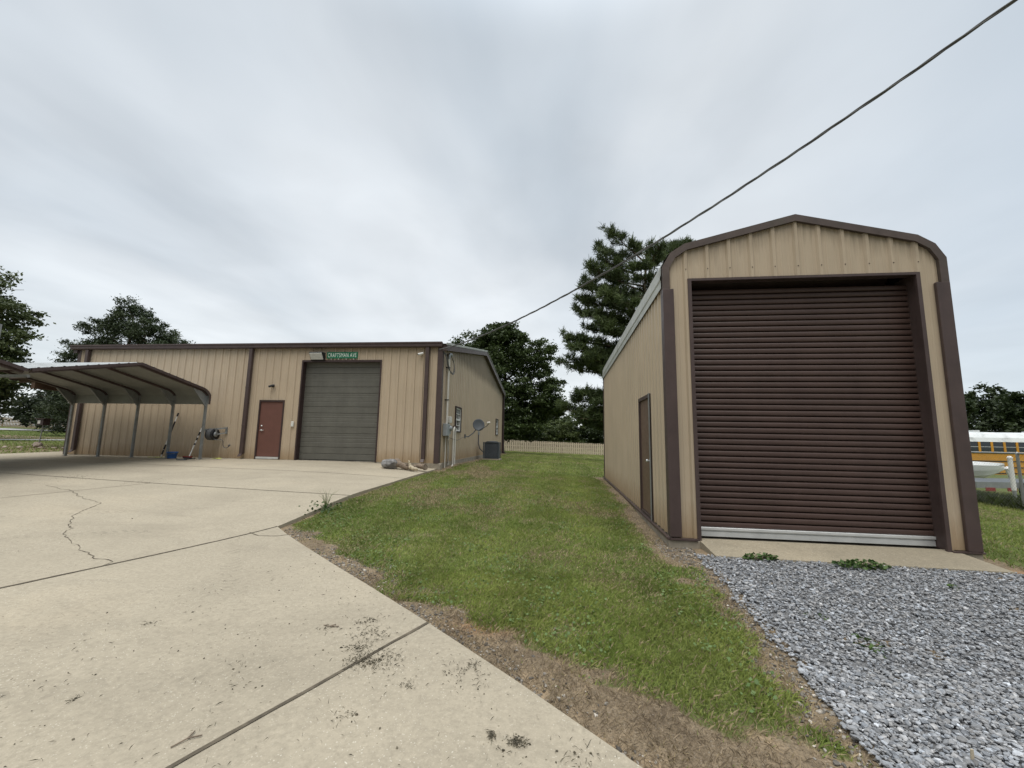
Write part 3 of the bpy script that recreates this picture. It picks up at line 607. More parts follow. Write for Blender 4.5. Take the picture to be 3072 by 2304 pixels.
# roof sheets with ribs up the slope
mb = MB(); sl = (BRI - BE) / (BD / 2); oh = .16
pr = rib_profile(-BL - .22, .22, .305, -.07, .03, False); pr = [(-BL - .22, 0)] + [p for p in pr if -BL - .22 < p[0] < .22] + [(.22, 0)]
for y0, z0, y1, z1 in ((-oh, BE - oh * sl + .13, BD / 2, BRI + .13), (BD + oh, BE - oh * sl + .13, BD / 2, BRI + .13)):
    mb.strip([(u_, y0, z0 + h_) for u_, h_ in pr], [(u_, y1, z1 + h_) for u_, h_ in pr])
    mb.strip([(u_, y0, z0 - .02) for u_, h_ in pr], [(u_, y1, z1 - .02) for u_, h_ in pr])
mb.build('roof', 'white_roof', b)
mb = MB()
gp_ = [(-.03, BE - .01), (-.17, BE - .01), (-.19, BE + .02), (-.19, BE + .10), (-.215, BE + .115), (-.215, BE + .165), (-.195, BE + .165), (-.03, BE + .12)]
mb.prism(gp_, 'x', -BL - .26, .05); mb.build('gutter', 'brown_trim', b)
for sx, x0, x1 in ((1, .035, .20), (-1, -BL - .20, -BL - .035)):
    mb = MB()
    for (ya, za, yb, zb_) in ((-.10, BE - .10 * sl, BD / 2, BRI), (BD / 2, BRI, BD + .16, BE - .16 * sl)):
        mb.hexa([(x0, ya, za - .12), (x1, ya, za - .12), (x1, yb, zb_ - .12), (x0, yb, zb_ - .12), (x0, ya, za + .10), (x1, ya, za + .10), (x1, yb, zb_ + .10), (x0, yb, zb_ + .10)])
    mb.build('rake_trim', 'brown_trim', b)
    mb = MB()
    for (ya, za, yb, zb_) in ((-.16, BE - .16 * sl, BD / 2 + .02, BRI), ):
        mb.hexa([(x1 + .002, ya, za + .085), (x1 + .018, ya, za + .085), (x1 + .018, yb, zb_ + .085), (x1 + .002, yb, zb_ + .085), (x1 + .002, ya, za + .165), (x1 + .018, ya, za + .165), (x1 + .018, yb, zb_ + .165), (x1 + .002, yb, zb_ + .165)])
    mb.build('rake_flashing', 'white_roof', b)
# corner trims
for (x0, x1, y0, y1) in ((-.14, .045, -.045, -.002), (.002, .045, -.002, .13), (-BL - .045, -BL + .10, -.045, -.002), (.002, .045, BD - .12, BD + .04)):
    mb = MB(); mb.box(x0, x1, y0, y1, BZ, BE); mb.build('corner_trim', 'brown_trim', b)
for xd, zl in ((-14.36, .74), (-7.33, .74), (-.50, .70)):
    mb = MB(); mb.box(xd - .065, xd + .065, -.155, -.045, zl + .05, BE - .02)
    mb.hexa([(xd - .065, -.24, zl - .06), (xd + .065, -.24, zl - .06), (xd + .065, -.16, zl - .02), (xd - .065, -.16, zl - .02), (xd - .065, -.155, zl + .05), (xd + .065, -.155, zl + .05), (xd + .065, -.045, zl + .05), (xd - .065, -.045, zl + .05)])
    for zz in (1.8, 3.2): mb.box(xd - .075, xd + .075, -.160, -.040, zz, zz + .03)
    bevel(mb.build('downspout', 'brown_trim', b), .008)
mb = MB(); mb.box(.05, .17, BD - .20, BD - .05, .55, BE - .02); mb.hexa([(.05, BD - .2, .45), (.40, BD - .2, .40), (.40, BD - .05, .40), (.05, BD - .05, .45), (.05, BD - .2, .6), (.17, BD - .2, .6), (.17, BD - .05, .6), (.05, BD - .05, .6)]); mb.build('downspout', 'brown_dark', b)
mb = MB(); mb.box(-BL - .03, BOX0 - .05, -.035, .02, .2, BZ); mb.box(BOX1 + .05, .035, -.035, .02, .1, BZ); mb.box(BOX0 - .05, BOX1 + .05, -.02, .2, .2, BZ - .006); mb.box(-.02, .035, .02, BD + .03, .1, BZ); mb.box(-BL - .03, -BL + .02, .02, BD + .03, .1, BZ); mb.box(-BL + .02, -.02, BD - .02, BD + .03, .1, BZ)
mb.build('foundation', 'concrete_foot', b)
mb = MB(); mb.box(.036, .13, -.10, .12, .15, .60); bevel(mb.build('corner_block', 'concrete_foot', b), .02)
# overhead door
od = MB(); rows = [(BZ, BZ + .21), ]
zz = .625; y_ = .17
sec = []
z_ = BZ + .02
for i, h_ in enumerate((.22, .235, .50, .235, .50, .235, .50, .235, .50, .235, .50)):
    if z_ >= 4.2: break
    h_ = min(h_, 4.3 - z_)
    sec.append((z_, y_ + .014)); sec.append((z_ + .008, y_)); 
    if h_ > .3:
        for fq in (.33, .62, .8): sec += [(z_ + h_ * fq - .012, y_), (z_ + h_ * fq - .004, y_ + .006), (z_ + h_ * fq + .010, y_ + .006), (z_ + h_ * fq + .018, y_)]
    sec.append((z_ + h_ - .018, y_)); sec.append((z_ + h_ - .006, y_ + .016)); z_ += h_
od.strip([(BOX0 + .03, y0, z0) for z0, y0 in sec], [(BOX1 - .03, y0, z0) for z0, y0 in sec])
odo = od.build('overhead_door', 'sectional_grey', b)
mb = MB(); mb.box(BOX0 + .03, BOX1 - .03, y_ - .004, y_ + .03, BZ - .004, BZ + .022); mb.build('bottom_seal', 'rubber', odo)
mb = MB()
for x0, x1, xa, xb in ((BOX0 - .02, BOX0 + .03, BOX0, BOX0 + .03), (BOX1 - .03, BOX1 + .02, BOX1 - .03, BOX1)):
    mb.box(x0, x1, -.05, -.002, BZ - .01, BOZ + .03); mb.box(xa, xb, -.002, .26, BZ - .01, BOZ)
mb.box(BOX0 + .03, BOX1 - .03, -.05, -.002, BOZ - .04, BOZ + .03); mb.box(BOX0 + .03, BOX1 - .03, -.002, .26, BOZ - .02, BOZ)
mb.build('door_trim', 'brown_dark', odo)
mb = MB(); mb.box(BOX0 - .03, BOX1 + .03, .27, .30, BZ, BOZ + .2); mb.build('door_backing', 'void', odo)
# entry door
ed_ = MB(); ed_.box(DX0 + .055, DX1 - .055, -.012, .03, .69, DZ - .06); edo = ed_.build('entry_door', 'door_red', b)
mb = MB(); mb.box(DX0, DX0 + .055, -.05, .03, .60, DZ); mb.box(DX1 - .055, DX1, -.05, .03, .60, DZ); mb.box(DX0 + .055, DX1 - .055, -.05, .03, DZ - .06, DZ); mb.build('door_frame', 'brown_dark', edo)
mb = MB(); mb.box(DX0 + .055, DX1 - .055, -.045, .03, .615, .682); mb.build('threshold', 'aluminium', edo)
mb = MB(); mb.lathe([(.033, 0), (.033, -.012), (.014, -.02), (.014, -.05)], (-6.70, -.012, 1.64), 'y', 12); mb.box(-6.715, -6.58, -.072, -.050, 1.63, 1.652); mb.build('handle', 'aluminium', edo); mb = MB(); mb.lathe([(.03, 0), (.03, -.02), (.001, -.024)], (-6.70, -.012, 1.80), 'y', 12); mb.build('deadbolt', 'aluminium', edo)
# windows in the gable wall
for (u0, u1, z0, z1) in (W1, W2):
    mb = MB(); fw_ = .05
    for (a0_, a1_, c0, c1) in ((u0 - .03, u0 + fw_ - .03, z0, z1), (u1 - fw_ + .03, u1 + .03, z0, z1), (u0 - .03, u1 + .03, z1, z1 + .06), (u0 - .03, u1 + .03, z0 - .05, z0)):
        mb.box(-.02, .055, a0_, a1_, c0, c1)
    wo = mb.build('window', 'brown_dark', b)
    mb = MB(); zm = (z0 + z1) / 2
    for (a0_, a1_, c0, c1) in ((u0 + .02, u0 + .065, z0, z1), (u1 - .065, u1 - .02, z0, z1), (u0 + .065, u1 - .065, z0, z0 + .06), (u0 + .065, u1 - .065, zm - .035, zm + .035), (u0 + .065, u1 - .065, z1 - .04, z1)): mb.box(-.02, .02, a0_, a1_, c0, c1)
    for q in (1 / 3, 2 / 3):
        u_ = u0 + .065 + (u1 - u0 - .13) * q
        for (c0, c1) in ((z0 + .06, zm - .035), (zm + .035, z1 - .04)): mb.box(-.008, .008, u_ - .010, u_ + .010, c0, c1)
    for zq in ((z0 + zm) / 2, (z1 + zm) / 2): mb.box(-.009, .009, u0 + .065, u1 - .065, zq - .010, zq + .010)
    mb.build('window_sash', 'white_paint', wo)
    mb = MB(); mb.box(-.030, -.022, u0 + .02, u1 - .02, z0, z1); mb.build('window_pane', 'glass', wo)
# open lean-to behind the left end
mb = MB(); x0, x1, y0, y1 = -21.35, -BL - .25, 2.2, 9.0
mb.hexa([(x0, y0, 3.86), (x1, y0, 4.25), (x1, y1, 4.25), (x0, y1, 3.86), (x0, y0, 3.92), (x1, y0, 4.31), (x1, y1, 4.31), (x0, y1, 3.92)])
mb.box(x0 - .02, x0 + .0, y0 - .02, y1, 3.80, 3.96); lo = mb.build('lean_to_roof', 'brown_weathered', b)
mb = MB()
for yy in (y0 + .3, y0 + 2.3, y0 + 4.3, y0 + 6.3): mb.bar((x0 + .1, yy, 3.77), (x1, yy, 4.15), .05, .14)
mb.box(-20.3, -20.1, y0 + .1, y1, 3.42, 3.70); mb.build('lean_to_beam', 'beam_wood', lo)
mb = MB(); mb.box(x0 + 2.9, x1, y0 + .06, y0 + .20, 3.35, 3.62); mb.build('lean_to_header', 'beam_wood', lo)
for yy in (4.5, 8.6): mb = MB(); mb.box(-20.28, -20.12, yy, yy + .16, .3, 3.42); mb.build('lean_to_post', 'beam_wood', lo)

# --- workshop fittings (world positions from the building frame)
def bw(x, y, z): c_, s_ = math.cos(BROT), math.sin(BROT); return (BX + x * c_ - y * s_, BY + x * s_ + y * c_, z)
fl = thing('floodlight', 'black wall pack floodlight with ribbed glass left of the green street sign', 'floodlight', bw(-4.66, -.03, 4.375), BROT)
mb = MB(); mb.prism([(-.03, -.155), (-.03, .135), (-.235, .135), (-.235, .115), (-.09, -.13), (-.07, -.155)], 'x', -.27, .27); bevel(mb.build('housing', 'black_plastic', fl), .012)
mb = MB()
for k in range(7):
    f0, f1 = k / 7, (k + .86) / 7; ya, za, yb, zb_ = -.098 - .137 * f0, -.115 + .215 * f0, -.098 - .137 * f1, -.115 + .215 * f1
    mb.hexa([(-.235, ya, za), (.235, ya, za), (.235, yb, zb_), (-.235, yb, zb_), (-.235, ya - .02, za - .012), (.235, ya - .02, za - .012), (.235, yb - .02, zb_ - .012), (-.235, yb - .02, zb_ - .012)])
mb.build('lens', 'lens_clear', fl)
sg = thing('street_sign', 'green street name sign reading CRAFTSMAN AVE above the grey overhead door', 'street sign', bw(-3.745, -.045, 4.42), BROT)
mb = MB(); mb.box(-.595, .595, -.012, 0, -.12, .12); mb.build('plate', 'sign_green', sg)
for u_ in (-.42, -.14, .16, .45): mb = MB(); mb.box(u_ - .012, u_ + .012, -.004, .02, -.16, -.12); mb.build('bracket', 'pvc_white', sg)
cu = bpy.data.curves.new('lettering', 'FONT'); cu.body = 'CRAFTSMAN AVE'; cu.size = 0.205; cu.align_x = 'CENTER'; cu.align_y = 'CENTER'; cu.extrude = .002; cu.space_character = 1.12; cu.offset = -0.002
tmp = bpy.data.objects.new('tmp_text', cu); COL.objects.link(tmp); bpy.context.view_layer.update()
me = bpy.data.meshes.new_from_object(tmp.evaluated_get(bpy.context.evaluated_depsgraph_get())); bpy.data.objects.remove(tmp)
co = np.array([v.co for v in me.vertices]); wx = co[:, 0].max() - co[:, 0].min(); hy = co[:, 1].max() - co[:, 1].min()
cx_, cy_ = (co[:, 0].max() + co[:, 0].min()) / 2, (co[:, 1].max() + co[:, 1].min()) / 2
for v in me.vertices:
    x_, y_, z_ = v.co; v.co = ((x_ - cx_) * 1.10 / wx, -.0145 - z_, (y_ - cy_) * .150 / hy + .004)
me.materials.clear(); me.materials.append(MATS['sign_white']); lt = bpy.data.objects.new('lettering', me); COL.objects.link(lt); lt.parent = sg
def camera_thing(pos, mat, label):
    c_ = thing('security_camera', label, 'security camera', pos, BROT)
    mb = MB(); mb.lathe([(.045, .02), (.045, -.02), (.03, -.03), (.014, -.035), (.014, -.09)], (0, 0, 0), 'y', 14); mb.build('mount', mat, c_)
    mb = MB(); mb.tube([(.10, -.07, .03), (-.02, -.12, -.01), (-.06, -.14, -.03)], [.036, .042, .042], 12); mb.build('body', mat, c_)
    mb = MB(); mb.tube([(-.058, -.139, -.029), (-.075, -.147, -.036)], [.034, .030], 12); mb.build('lens', 'black_plastic', c_); return c_
camera_thing(bw(-.76, -.03, 4.44), 'white_paint', 'white bullet security camera high beside the right downspout')
camera_thing(bw(-6.38, -.03, 3.27), 'black_plastic', 'black security camera above the red brown entry door')
kp = thing('keypad', 'beige door keypad between the entry door and grey overhead door', 'keypad', bw(-5.48, -.03, 1.88), BROT)
mb = MB(); mb.box(-.05, .05, -.03, .004, -.10, .10); bevel(mb.build('case', 'pvc_white', kp), .008); mb = MB(); mb.box(-.035, .035, -.035, -.031, -.07, .03); mb.build('buttons', 'lens_clear', kp)

# cord reel on the wall
rl = thing('cord_reel', 'wall mounted black cord reel on a pale swing bracket with a dangling plug', 'cord reel', bw(-8.32, -.03, 1.46), BROT)
mb = MB(); mb.lathe([(.10, -.13), (.215, -.13), (.215, -.115), (.17, -.11), (.19, -.02), (.17, .07), (.215, .075), (.215, .09), (.10, .09)], (-.04, -.28, 0), 'x', 22)
mb.build('drum', 'black_plastic', rl)
mb = MB()
for k in range(7): a_ = [( -.04 + (-.10 + k * .028), -.28 + (.195 + .012 * (k % 2)) * math.cos(t_ * .4488), (.195 + .012 * (k % 2)) * math.sin(t_ * .4488)) for t_ in range(15)]; mb.tube(a_, .014, 6)
mb.build('wound_cord', 'cable_black', rl)
mb = MB(); mb.bar((.25, -.01, .24), (.10, -.30, .20), .05, .05); mb.bar((.10, -.30, .20), (-.29, -.36, .17), .045, .045); mb.bar((.10, -.30, .20), (.08, -.29, -.03), .05, .03); mb.bar((.25, -.012, .27), (.25, -.012, .02), .07, .025); mb.bar((.24, -.02, .06), (.10, -.27, 0), .04, .04); mb.bar((-.29, -.36, .17), (-.29, -.30, .02), .03, .03)
mb.lathe([(.05, .09), (.09, .10), (.09, .13), (.04, .14)], (-.04, -.28, 0), 'x', 16); mb.lathe([(.19, -.15), (.20, -.14), (.19, -.13)], (-.04, -.28, 0), 'x', 20)
mb.build('bracket', 'steel_grey', rl)
mb = MB(); mb.tube([(.02, -.33, -.17), (.15, -.30, -.20), (.29, -.24, -.19), (.33, -.20, -.26), (.29, -.15, -.38), (.31, -.12, -.46), (.40, -.12, -.49), (.48, -.12, -.45), (.53, -.12, -.40)], .013, 7); mb.tube([(.49, -.12, -.42), (.54, -.12, -.37)], .032, 8); mb.build('hanging_plug', 'cable_black', rl)

# poles, bucket, brush
def pole(label, p0, p1, bands, brush):
    a_, b_ = Vector(p0), Vector(p1); t_ = thing('extension_pole', label, 'extension pole', p0)
    q = lambda f: (b_ - a_) * f
    mb = MB(); mb.tube([q(0), q(1)], .019, 8); mb.build('shaft', 'white_paint', t_)
    for f0, f1 in bands: mb = MB(); mb.tube([q(f0), q(f1)], .026, 8); mb.build('grip', 'black_plastic', t_)
    if brush:
        mb = MB(); mb.bar((-.16, -.03, .035), (.16, -.06, .035), .10, .04); ho = mb.build('brush_head', 'red_plastic', t_)
        mb = MB(); mb.hexa([(-.15, -.10, -.02), (.15, -.13, -.02), (.15, -.0, -.02), (-.15, .03, -.02), (-.14, -.08, .02), (.14, -.11, .02), (.14, -.02, .02), (-.14, .01, .02)]); mb.build('bristles', 'black_plastic', ho)
    return t_
pz = lambda p: (p[0], p[1], ZP(p[0], p[1]) + .01)
q0 = (-14.573, 13.6, 0); pole('tall black and white telescopic pole leaning between two carport legs', (q0[0], q0[1], ZP(q0[0], q0[1]) + .01), (-14.40, 13.92, 2.23), [(.06, .16), (.17, .28), (.50, .80), (.92, 1.0)], False)
q0 = (-13.29, 13.45, 0); pole('shorter banded pole with a red brush leaning by the last carport leg', (q0[0], q0[1], ZP(q0[0], q0[1]) + .035), (-13.33, 13.92, 1.73), [(.40, .45), (.55, .63), (.70, .82), (.97, 1.0)], True)
bk = thing('bucket', 'blue plastic bucket standing under the carport beside a pole', 'bucket', (-13.836, 13.33, ZP(-13.836, 13.33)))
mb = MB(); mb.lathe([(.001, .004), (.125, .004), (.13, .01), (.155, .20), (.172, .202), (.172, .235), (.155, .238), (.145, .20), (.12, .02), (.001, .02)], (0, 0, 0), 'z', 24); mb.build('pail', 'blue_bucket', bk)
mb = MB(); mb.tube([(.165 * math.cos(a_), -.01 - .165 * abs(math.sin(a_)) * .9, .21 - .05 * math.sin(a_)) for a_ in np.linspace(0, math.pi, 13)], .006, 6); mb.build('handle', 'steel_grey', bk)
pan = thing('scrub_pad', 'flat grey and black scrub pad lying beside the red brush', 'scrub pad', (-12.95, 12.85, ZP(-12.95, 12.85)), .2)
mb = MB(); mb.prism([(-.16, -.06), (.12, -.08), (.17, 0), (.1, .07), (-.12, .06)], 'z', .002, .03); bevel(mb.build('pad', 'dish_grey', pan), .01); mb = MB(); mb.bar((.08, 0, .035), (.40, .04, .05), .05, .03); mb.build('handle', 'black_plastic', pan)
def rag(name, pos, label, sx, sy, n_, seed):
    r_ = random.Random(seed); mb = MB()
    for k in range(n_):
        x_, y_ = r_.gauss(0, sx), r_.gauss(0, sy); a_ = r_.uniform(0, 3.1); l_ = r_.uniform(.05, .11); mb.add([(x_ - l_ * math.cos(a_), y_ - l_ * math.sin(a_), r_.uniform(.01, .04)), (x_ + .03 * math.sin(a_), y_ - .03 * math.cos(a_), .012), (x_ + l_ * math.cos(a_), y_ + l_ * math.sin(a_), r_.uniform(.01, .05)), (x_ - .03 * math.sin(a_), y_ + .03 * math.cos(a_), r_.uniform(.01, .03))], [(0, 1, 2, 3)])
    o = mb.build(name, 'rag_yellow'); o.location = pos; return tag(o, label, 'weed')
rag('weed', (-14.46, 13.42, ZP(-14.46, 13.42)), 'flat yellow green weeds under the tall leaning pole', .16, .03, 14, 1)
rag('weed', (-12.3, 13.6, ZP(-12.3, 13.6)), 'small yellow weed at the wall foot below the cord reel', .07, .04, 10, 2)

# boulder, log and driftwood on the pad's corner
def rock(name, loc, r, mat, label, cat='rock', seed=0, group=None, flat=.7, sub=3):
    bm = bmesh.new(); bmesh.ops.create_icosphere(bm, subdivisions=sub, radius=1.0); rr = random.Random(seed)
    ax = [(Vector((rr.gauss(0, 1), rr.gauss(0, 1), rr.gauss(0, 1))).normalized(), rr.uniform(.62, .95)) for _ in range(11)]
    from mathutils import noise as mn
    for v in bm.verts:
        for n_, d_ in ax:
            k = v.co.dot(n_)
            if k > d_: v.co -= n_ * (k - d_)
        v.co *= 1 + .10 * mn.noise(v.co * 2.3 + Vector((seed, 0, 0)))
        v.co = Vector((v.co.x * r[0], v.co.y * r[1], v.co.z * r[2]))
    zmin = min(v.co.z for v in bm.verts)
    for v in bm.verts: v.co.z -= zmin + r[2] * .06
    me = bpy.data.meshes.new(name); bm.to_mesh(me); bm.free(); me.materials.append(MATS[mat])
    o = bpy.data.objects.new(name, me); COL.objects.link(o); o.location = loc
    return tag(o, label, cat, group) if label else o
zb = ZP(-5.5, 12.6)
rock('boulder', (-5.52, 12.95, ZP(-5.52, 12.95)), (.36, .21, .18), 'rock_grey', 'grey boulder lying at the left end of the logs on the concrete', 'boulder', 5)
def log(name, pts, rs, mat, label, parent=None):
    mb = MB(); P = [Vector(p) for p in pts]; path, rr = [], []
    for i in range(len(P) - 1):
        for k in range(5):
            f_ = k / 5; path.append(P[i].lerp(P[i + 1], f_) + Vector((random.uniform(-.012, .012), random.uniform(-.012, .012), random.uniform(-.01, .01)))); rr.append((rs[i] + (rs[i + 1] - rs[i]) * f_) * random.uniform(.88, 1.12))
    path.append(P[-1]); rr.append(rs[-1]); mb.tube(path, rr, 9); o = mb.build(name, mat, parent)
    return tag(o, label, 'log') if label else o
lg = log('log', [(-5.40, 13.0, zb + .22), (-5.2, 12.98, zb + .15), (-5.0, 12.95, zb + .07), (-4.75, 12.93, zb + .06)], [.15, .10, .085, .07], 'driftwood', 'dark twisted log resting against the grey boulder')
log('stub', [(-4.98, 12.95, zb + .08), (-4.95, 12.9, zb + .16), (-4.96, 12.88, zb + .21)], [.04, .03, .012], 'driftwood', None, lg)
lg = log('log', [(-4.78, 13.12, zb + .08), (-4.6, 13.06, zb + .11), (-4.45, 13.0, zb + .11), (-4.36, 12.95, zb + .09)], [.06, .075, .085, .10], 'driftwood', 'thick short log at the right end of the wood pile')
log('stub', [(-4.50, 13.0, zb + .13), (-4.47, 12.95, zb + .20)], [.03, .015], 'driftwood', None, lg)
lg = log('driftwood', [(-4.87, 12.80, zb + .30), (-4.85, 12.80, zb + .20), (-4.78, 12.78, zb + .09), (-4.68, 12.75, zb + .05), (-4.54, 12.74, zb + .04)], [.018, .035, .06, .055, .045], 'driftwood_pale', 'pale forked driftwood standing up in front of the logs')

# --- gable wall services
ms = thing('service_mast', 'pale electrical service mast with weatherhead at the corner of the workshop', 'service mast', bw(.10, .60, 1.9), BROT)
mb = MB(); mb.tube([(0, 0, .0), (0, 0, 2.52)], .038, 12); mb.build('pipe', 'pvc_white', ms)
mb = MB(); mb.tube([(0, 0, 2.48), (0, 0, 2.60), (.02, .03, 2.67), (.05, .09, 2.66), (.07, .14, 2.60)], [.05, .06, .07, .065, .05], 12); mb.build('weatherhead', 'steel_grey', ms)
mb = MB()
for zz in (.95, 2.15): mb = MB(); mb.box(-.10, .05, -.055, .055, zz, zz + .03); mb.build('strap', 'black_plastic', ms)
mb = MB()
for k in range(3):
    mb.tube([(.06, .13, 2.60), (.10, .30 + .05 * k, 2.45 - .05 * k), (.10, .42 + .06 * k, 2.22 - .08 * k), (.09, .30, 1.98 - .02 * k), (.06, .08, 2.03 - .03 * k), (.02, -.18, 2.12 + .1 * k), (.01, -.42, 2.50 + .04 * k), (-.06, -.62, 2.66)], .011, 6)
mb.build('loop_wires', 'cable_black', ms)
mt = thing('electric_meter', 'grey electric panel box with a meter box mounted beside it on the side wall', 'electric meter', bw(.03, .56, 1.55), BROT)
mb = MB(); mb.box(0, .16, -.20, .16, 0, .44); bevel(mb.build('panel_box', 'grey_box', mt), .012)
mb = MB(); mb.box(0, .13, .28, .56, .48, .72); bevel(mb.build('junction_box', 'pvc_white', mt), .012)
mb = MB(); mb.box(0, .12, .20, .50, .08, .40); mb.lathe([(.09, .12), (.09, .17), (.075, .20), (.001, .205)], (0, .35, .28), 'x', 18); mb.build('meter_socket', 'grey_box', mt)
mb = MB(); mb.tube([(.06, .40, .08), (.06, .40, -.12)], .03, 8); mb.tube([(.06, .40, .48), (.06, .40, .40)], .03, 8); mb.tube([(.05, .05, 0), (.05, .05, -1.15)], .022, 8); mb.tube([(.05, .36, -.1), (.04, .45, -.5), (.05, .50, -1.05)], .022, 8); mb.build('conduit', 'pvc_white', mt)
mb = MB(); mb.tube([(.05, .35, .0), (.06, .38, -.2), (.06, .46, -.45), (.05, .48, -1.0)], .014, 6); mb.tube([(.05, .45, -.05), (.06, .9, -.10), (.06, 1.8, -.16), (.06, 2.6, -.06), (.12, 3.2, .0)], .010, 6); mb.build('loose_cable', 'cable_black', mt)
pv = thing('pvc_pipes', 'pair of white plastic pipes joined by an elbow on the side wall', 'pipes', bw(.09, 1.66, .36), BROT)
mb = MB(); mb.tube([(0, .02, .05), (0, .02, 1.36), (0, .06, 1.48), (0, .16, 1.53), (0, .27, 1.50), (0, .30, 1.44)], .034, 10); mb.build('bent_pipe', 'pvc_white', pv); mb = MB(); mb.tube([(0, .30, .05), (0, .30, 1.50)], .034, 10); mb.build('straight_pipe', 'pvc_white', pv)
mb = MB(); mb.box(-.06, .05, .16, .40, 1.52, 1.60); mb.build('strap', 'brown_trim', pv)
mb = MB(); mb.tube([(.02, -.05, .10), (.14, -.75, .0), (.20, -1.2, -.04)], .028, 8); mb.build('drain_pipe', 'pvc_white', pv)
# dish
ds = thing('satellite_dish', 'dark grey round satellite dish on an arm off the gable wall', 'satellite dish', bw(.05, 3.81, 1.56), BROT)
dc = Vector((.55, .30, .52)); fdir = Vector((.34, -.90, .22)).normalized()
xx = Vector((0, 0, 1)).cross(fdir).normalized(); yy = fdir.cross(xx)
mb = MB(); rings = 6; nn = 28; vs = [dc - fdir * .045]
for i in range(1, rings + 1):
    r_ = i / rings
    for k in range(nn): a_ = 2 * math.pi * k / nn; vs.append(dc + xx * (.265 * r_ * math.cos(a_)) + yy * (.275 * r_ * math.sin(a_)) - fdir * (.045 * (1 - r_ * r_)))
fs = [(0, 1 + k, 1 + (k + 1) % nn) for k in range(nn)] + [(1 + (i - 1) * nn + k, 1 + i * nn + k, 1 + i * nn + (k + 1) % nn, 1 + (i - 1) * nn + (k + 1) % nn) for i in range(1, rings) for k in range(nn)]
mb.add(vs, fs, True); o = mb.build('reflector', 'dish_grey', ds); sm_ = o.modifiers.new('thick', 'SOLIDIFY'); sm_.thickness = .012
mb = MB(); mb.tube([(0, 0, 0), (.14, .06, -.02), (.34, .22, .16), (.50, .34, .42)], .024, 8); mb.bar((-.02, 0, -.09), (-.02, 0, .09), .12, .03); mb.tube([tuple(dc - fdir * .06 - yy * .24), tuple(dc + fdir * .30 + xx * .28 - yy * .14), tuple(dc + fdir * .42 + xx * .40 - yy * .02)], .016, 7); mb.build('arm', 'dish_grey', ds)
mb = MB(); lp = dc + fdir * .42 + xx * .40; mb.tube([tuple(lp - xx * .10), tuple(lp + xx * .03)], [.03, .045], 10); mb.tube([tuple(lp - xx * .02 + yy * .0), tuple(lp - xx * .10 - yy * .03)], [.05, .02], 10); mb.build('feed', 'pvc_white', ds)
# air conditioner
acx, acy = -3.62, 20.98; acz = Z(acx, acy)
ac = thing('air_conditioner', 'dark slatted air conditioner condenser on a pad beside the workshop', 'air conditioner', (acx, acy, acz), BROT)
mb = MB(); mb.box(-.45, .45, -.45, .45, -.12, .07); bevel(mb.build('pad', 'concrete_worn', ac), .015)
mb = MB(); mb.box(-.33, .33, -.33, .33, .08, .86); mb.build('coil', 'black_plastic', ac)
mb = MB()
for k in range(14): z_ = .10 + k * .055; mb.hexa([(-.37, -.37, z_), (.37, -.37, z_), (.37, .37, z_), (-.37, .37, z_), (-.355, -.355, z_ + .03), (.355, -.355, z_ + .03), (.355, .355, z_ + .03), (-.355, .355, z_ + .03)])
mb.build('louvres', 'ac_dark', ac)
mb = MB()
for sx in (-1, 1):
    for sy in (-1, 1): mb.box(sx * .372 - .02, sx * .372 + .02, sy * .372 - .02, sy * .372 + .02, .07, .87)
mb.box(-.395, .395, -.395, .395, .87, .90); mb.lathe([(.30, .90), (.30, .93), (.05, .95), (.001, .95)], (0, 0, 0), 'z', 24); bevel(mb.build('cabinet', 'ac_dark', ac), .01)
acl = thing('conduit_line', 'black insulated line running down the wall to the condenser', 'cable', bw(.06, 6.88, 1.78), BROT)
mb = MB(); mb.tube([(0, 0, 0), (0, .02, -.55), (.08, .05, -.82), (.25, .05, -.98), (.42, .0, -1.02)], .028, 8); mb.build('line', 'cable_black', acl); mb = MB(); mb.tube([(0, 0, .0), (0, 0, .18)], .02, 8); mb.box(-.03, .05, -.05, .05, -.12, .02); mb.build('box', 'grey_box', acl)
# overhead service cable
mb = MB(); A_ = Vector((-4.37, 13.93, 0)); d_ = Vector((.7071, -.7071, 0))
for ph, r_ in ((0, .012), (2.1, .012), (4.2, .008)):
    P = []
    for k in range(260):
        s_ = 24.0 * k / 259; z_ = .0120 * s_ * s_ - .0150 * s_ + 4.52 + .06 * math.exp(-s_ / 1.5)
        a_ = s_ * 5.5 + ph; P.append(A_ + d_ * s_ + Vector((.7071, .7071, 0)) * (.0125 * math.cos(a_)) + Vector((0, 0, z_ + .0125 * math.sin(a_))))
    mb.tube(P, r_, 6)
tag(mb.build('service_cable', 'cable_black'), 'twisted black overhead power cable rising from the workshop corner to the upper right', 'cable')

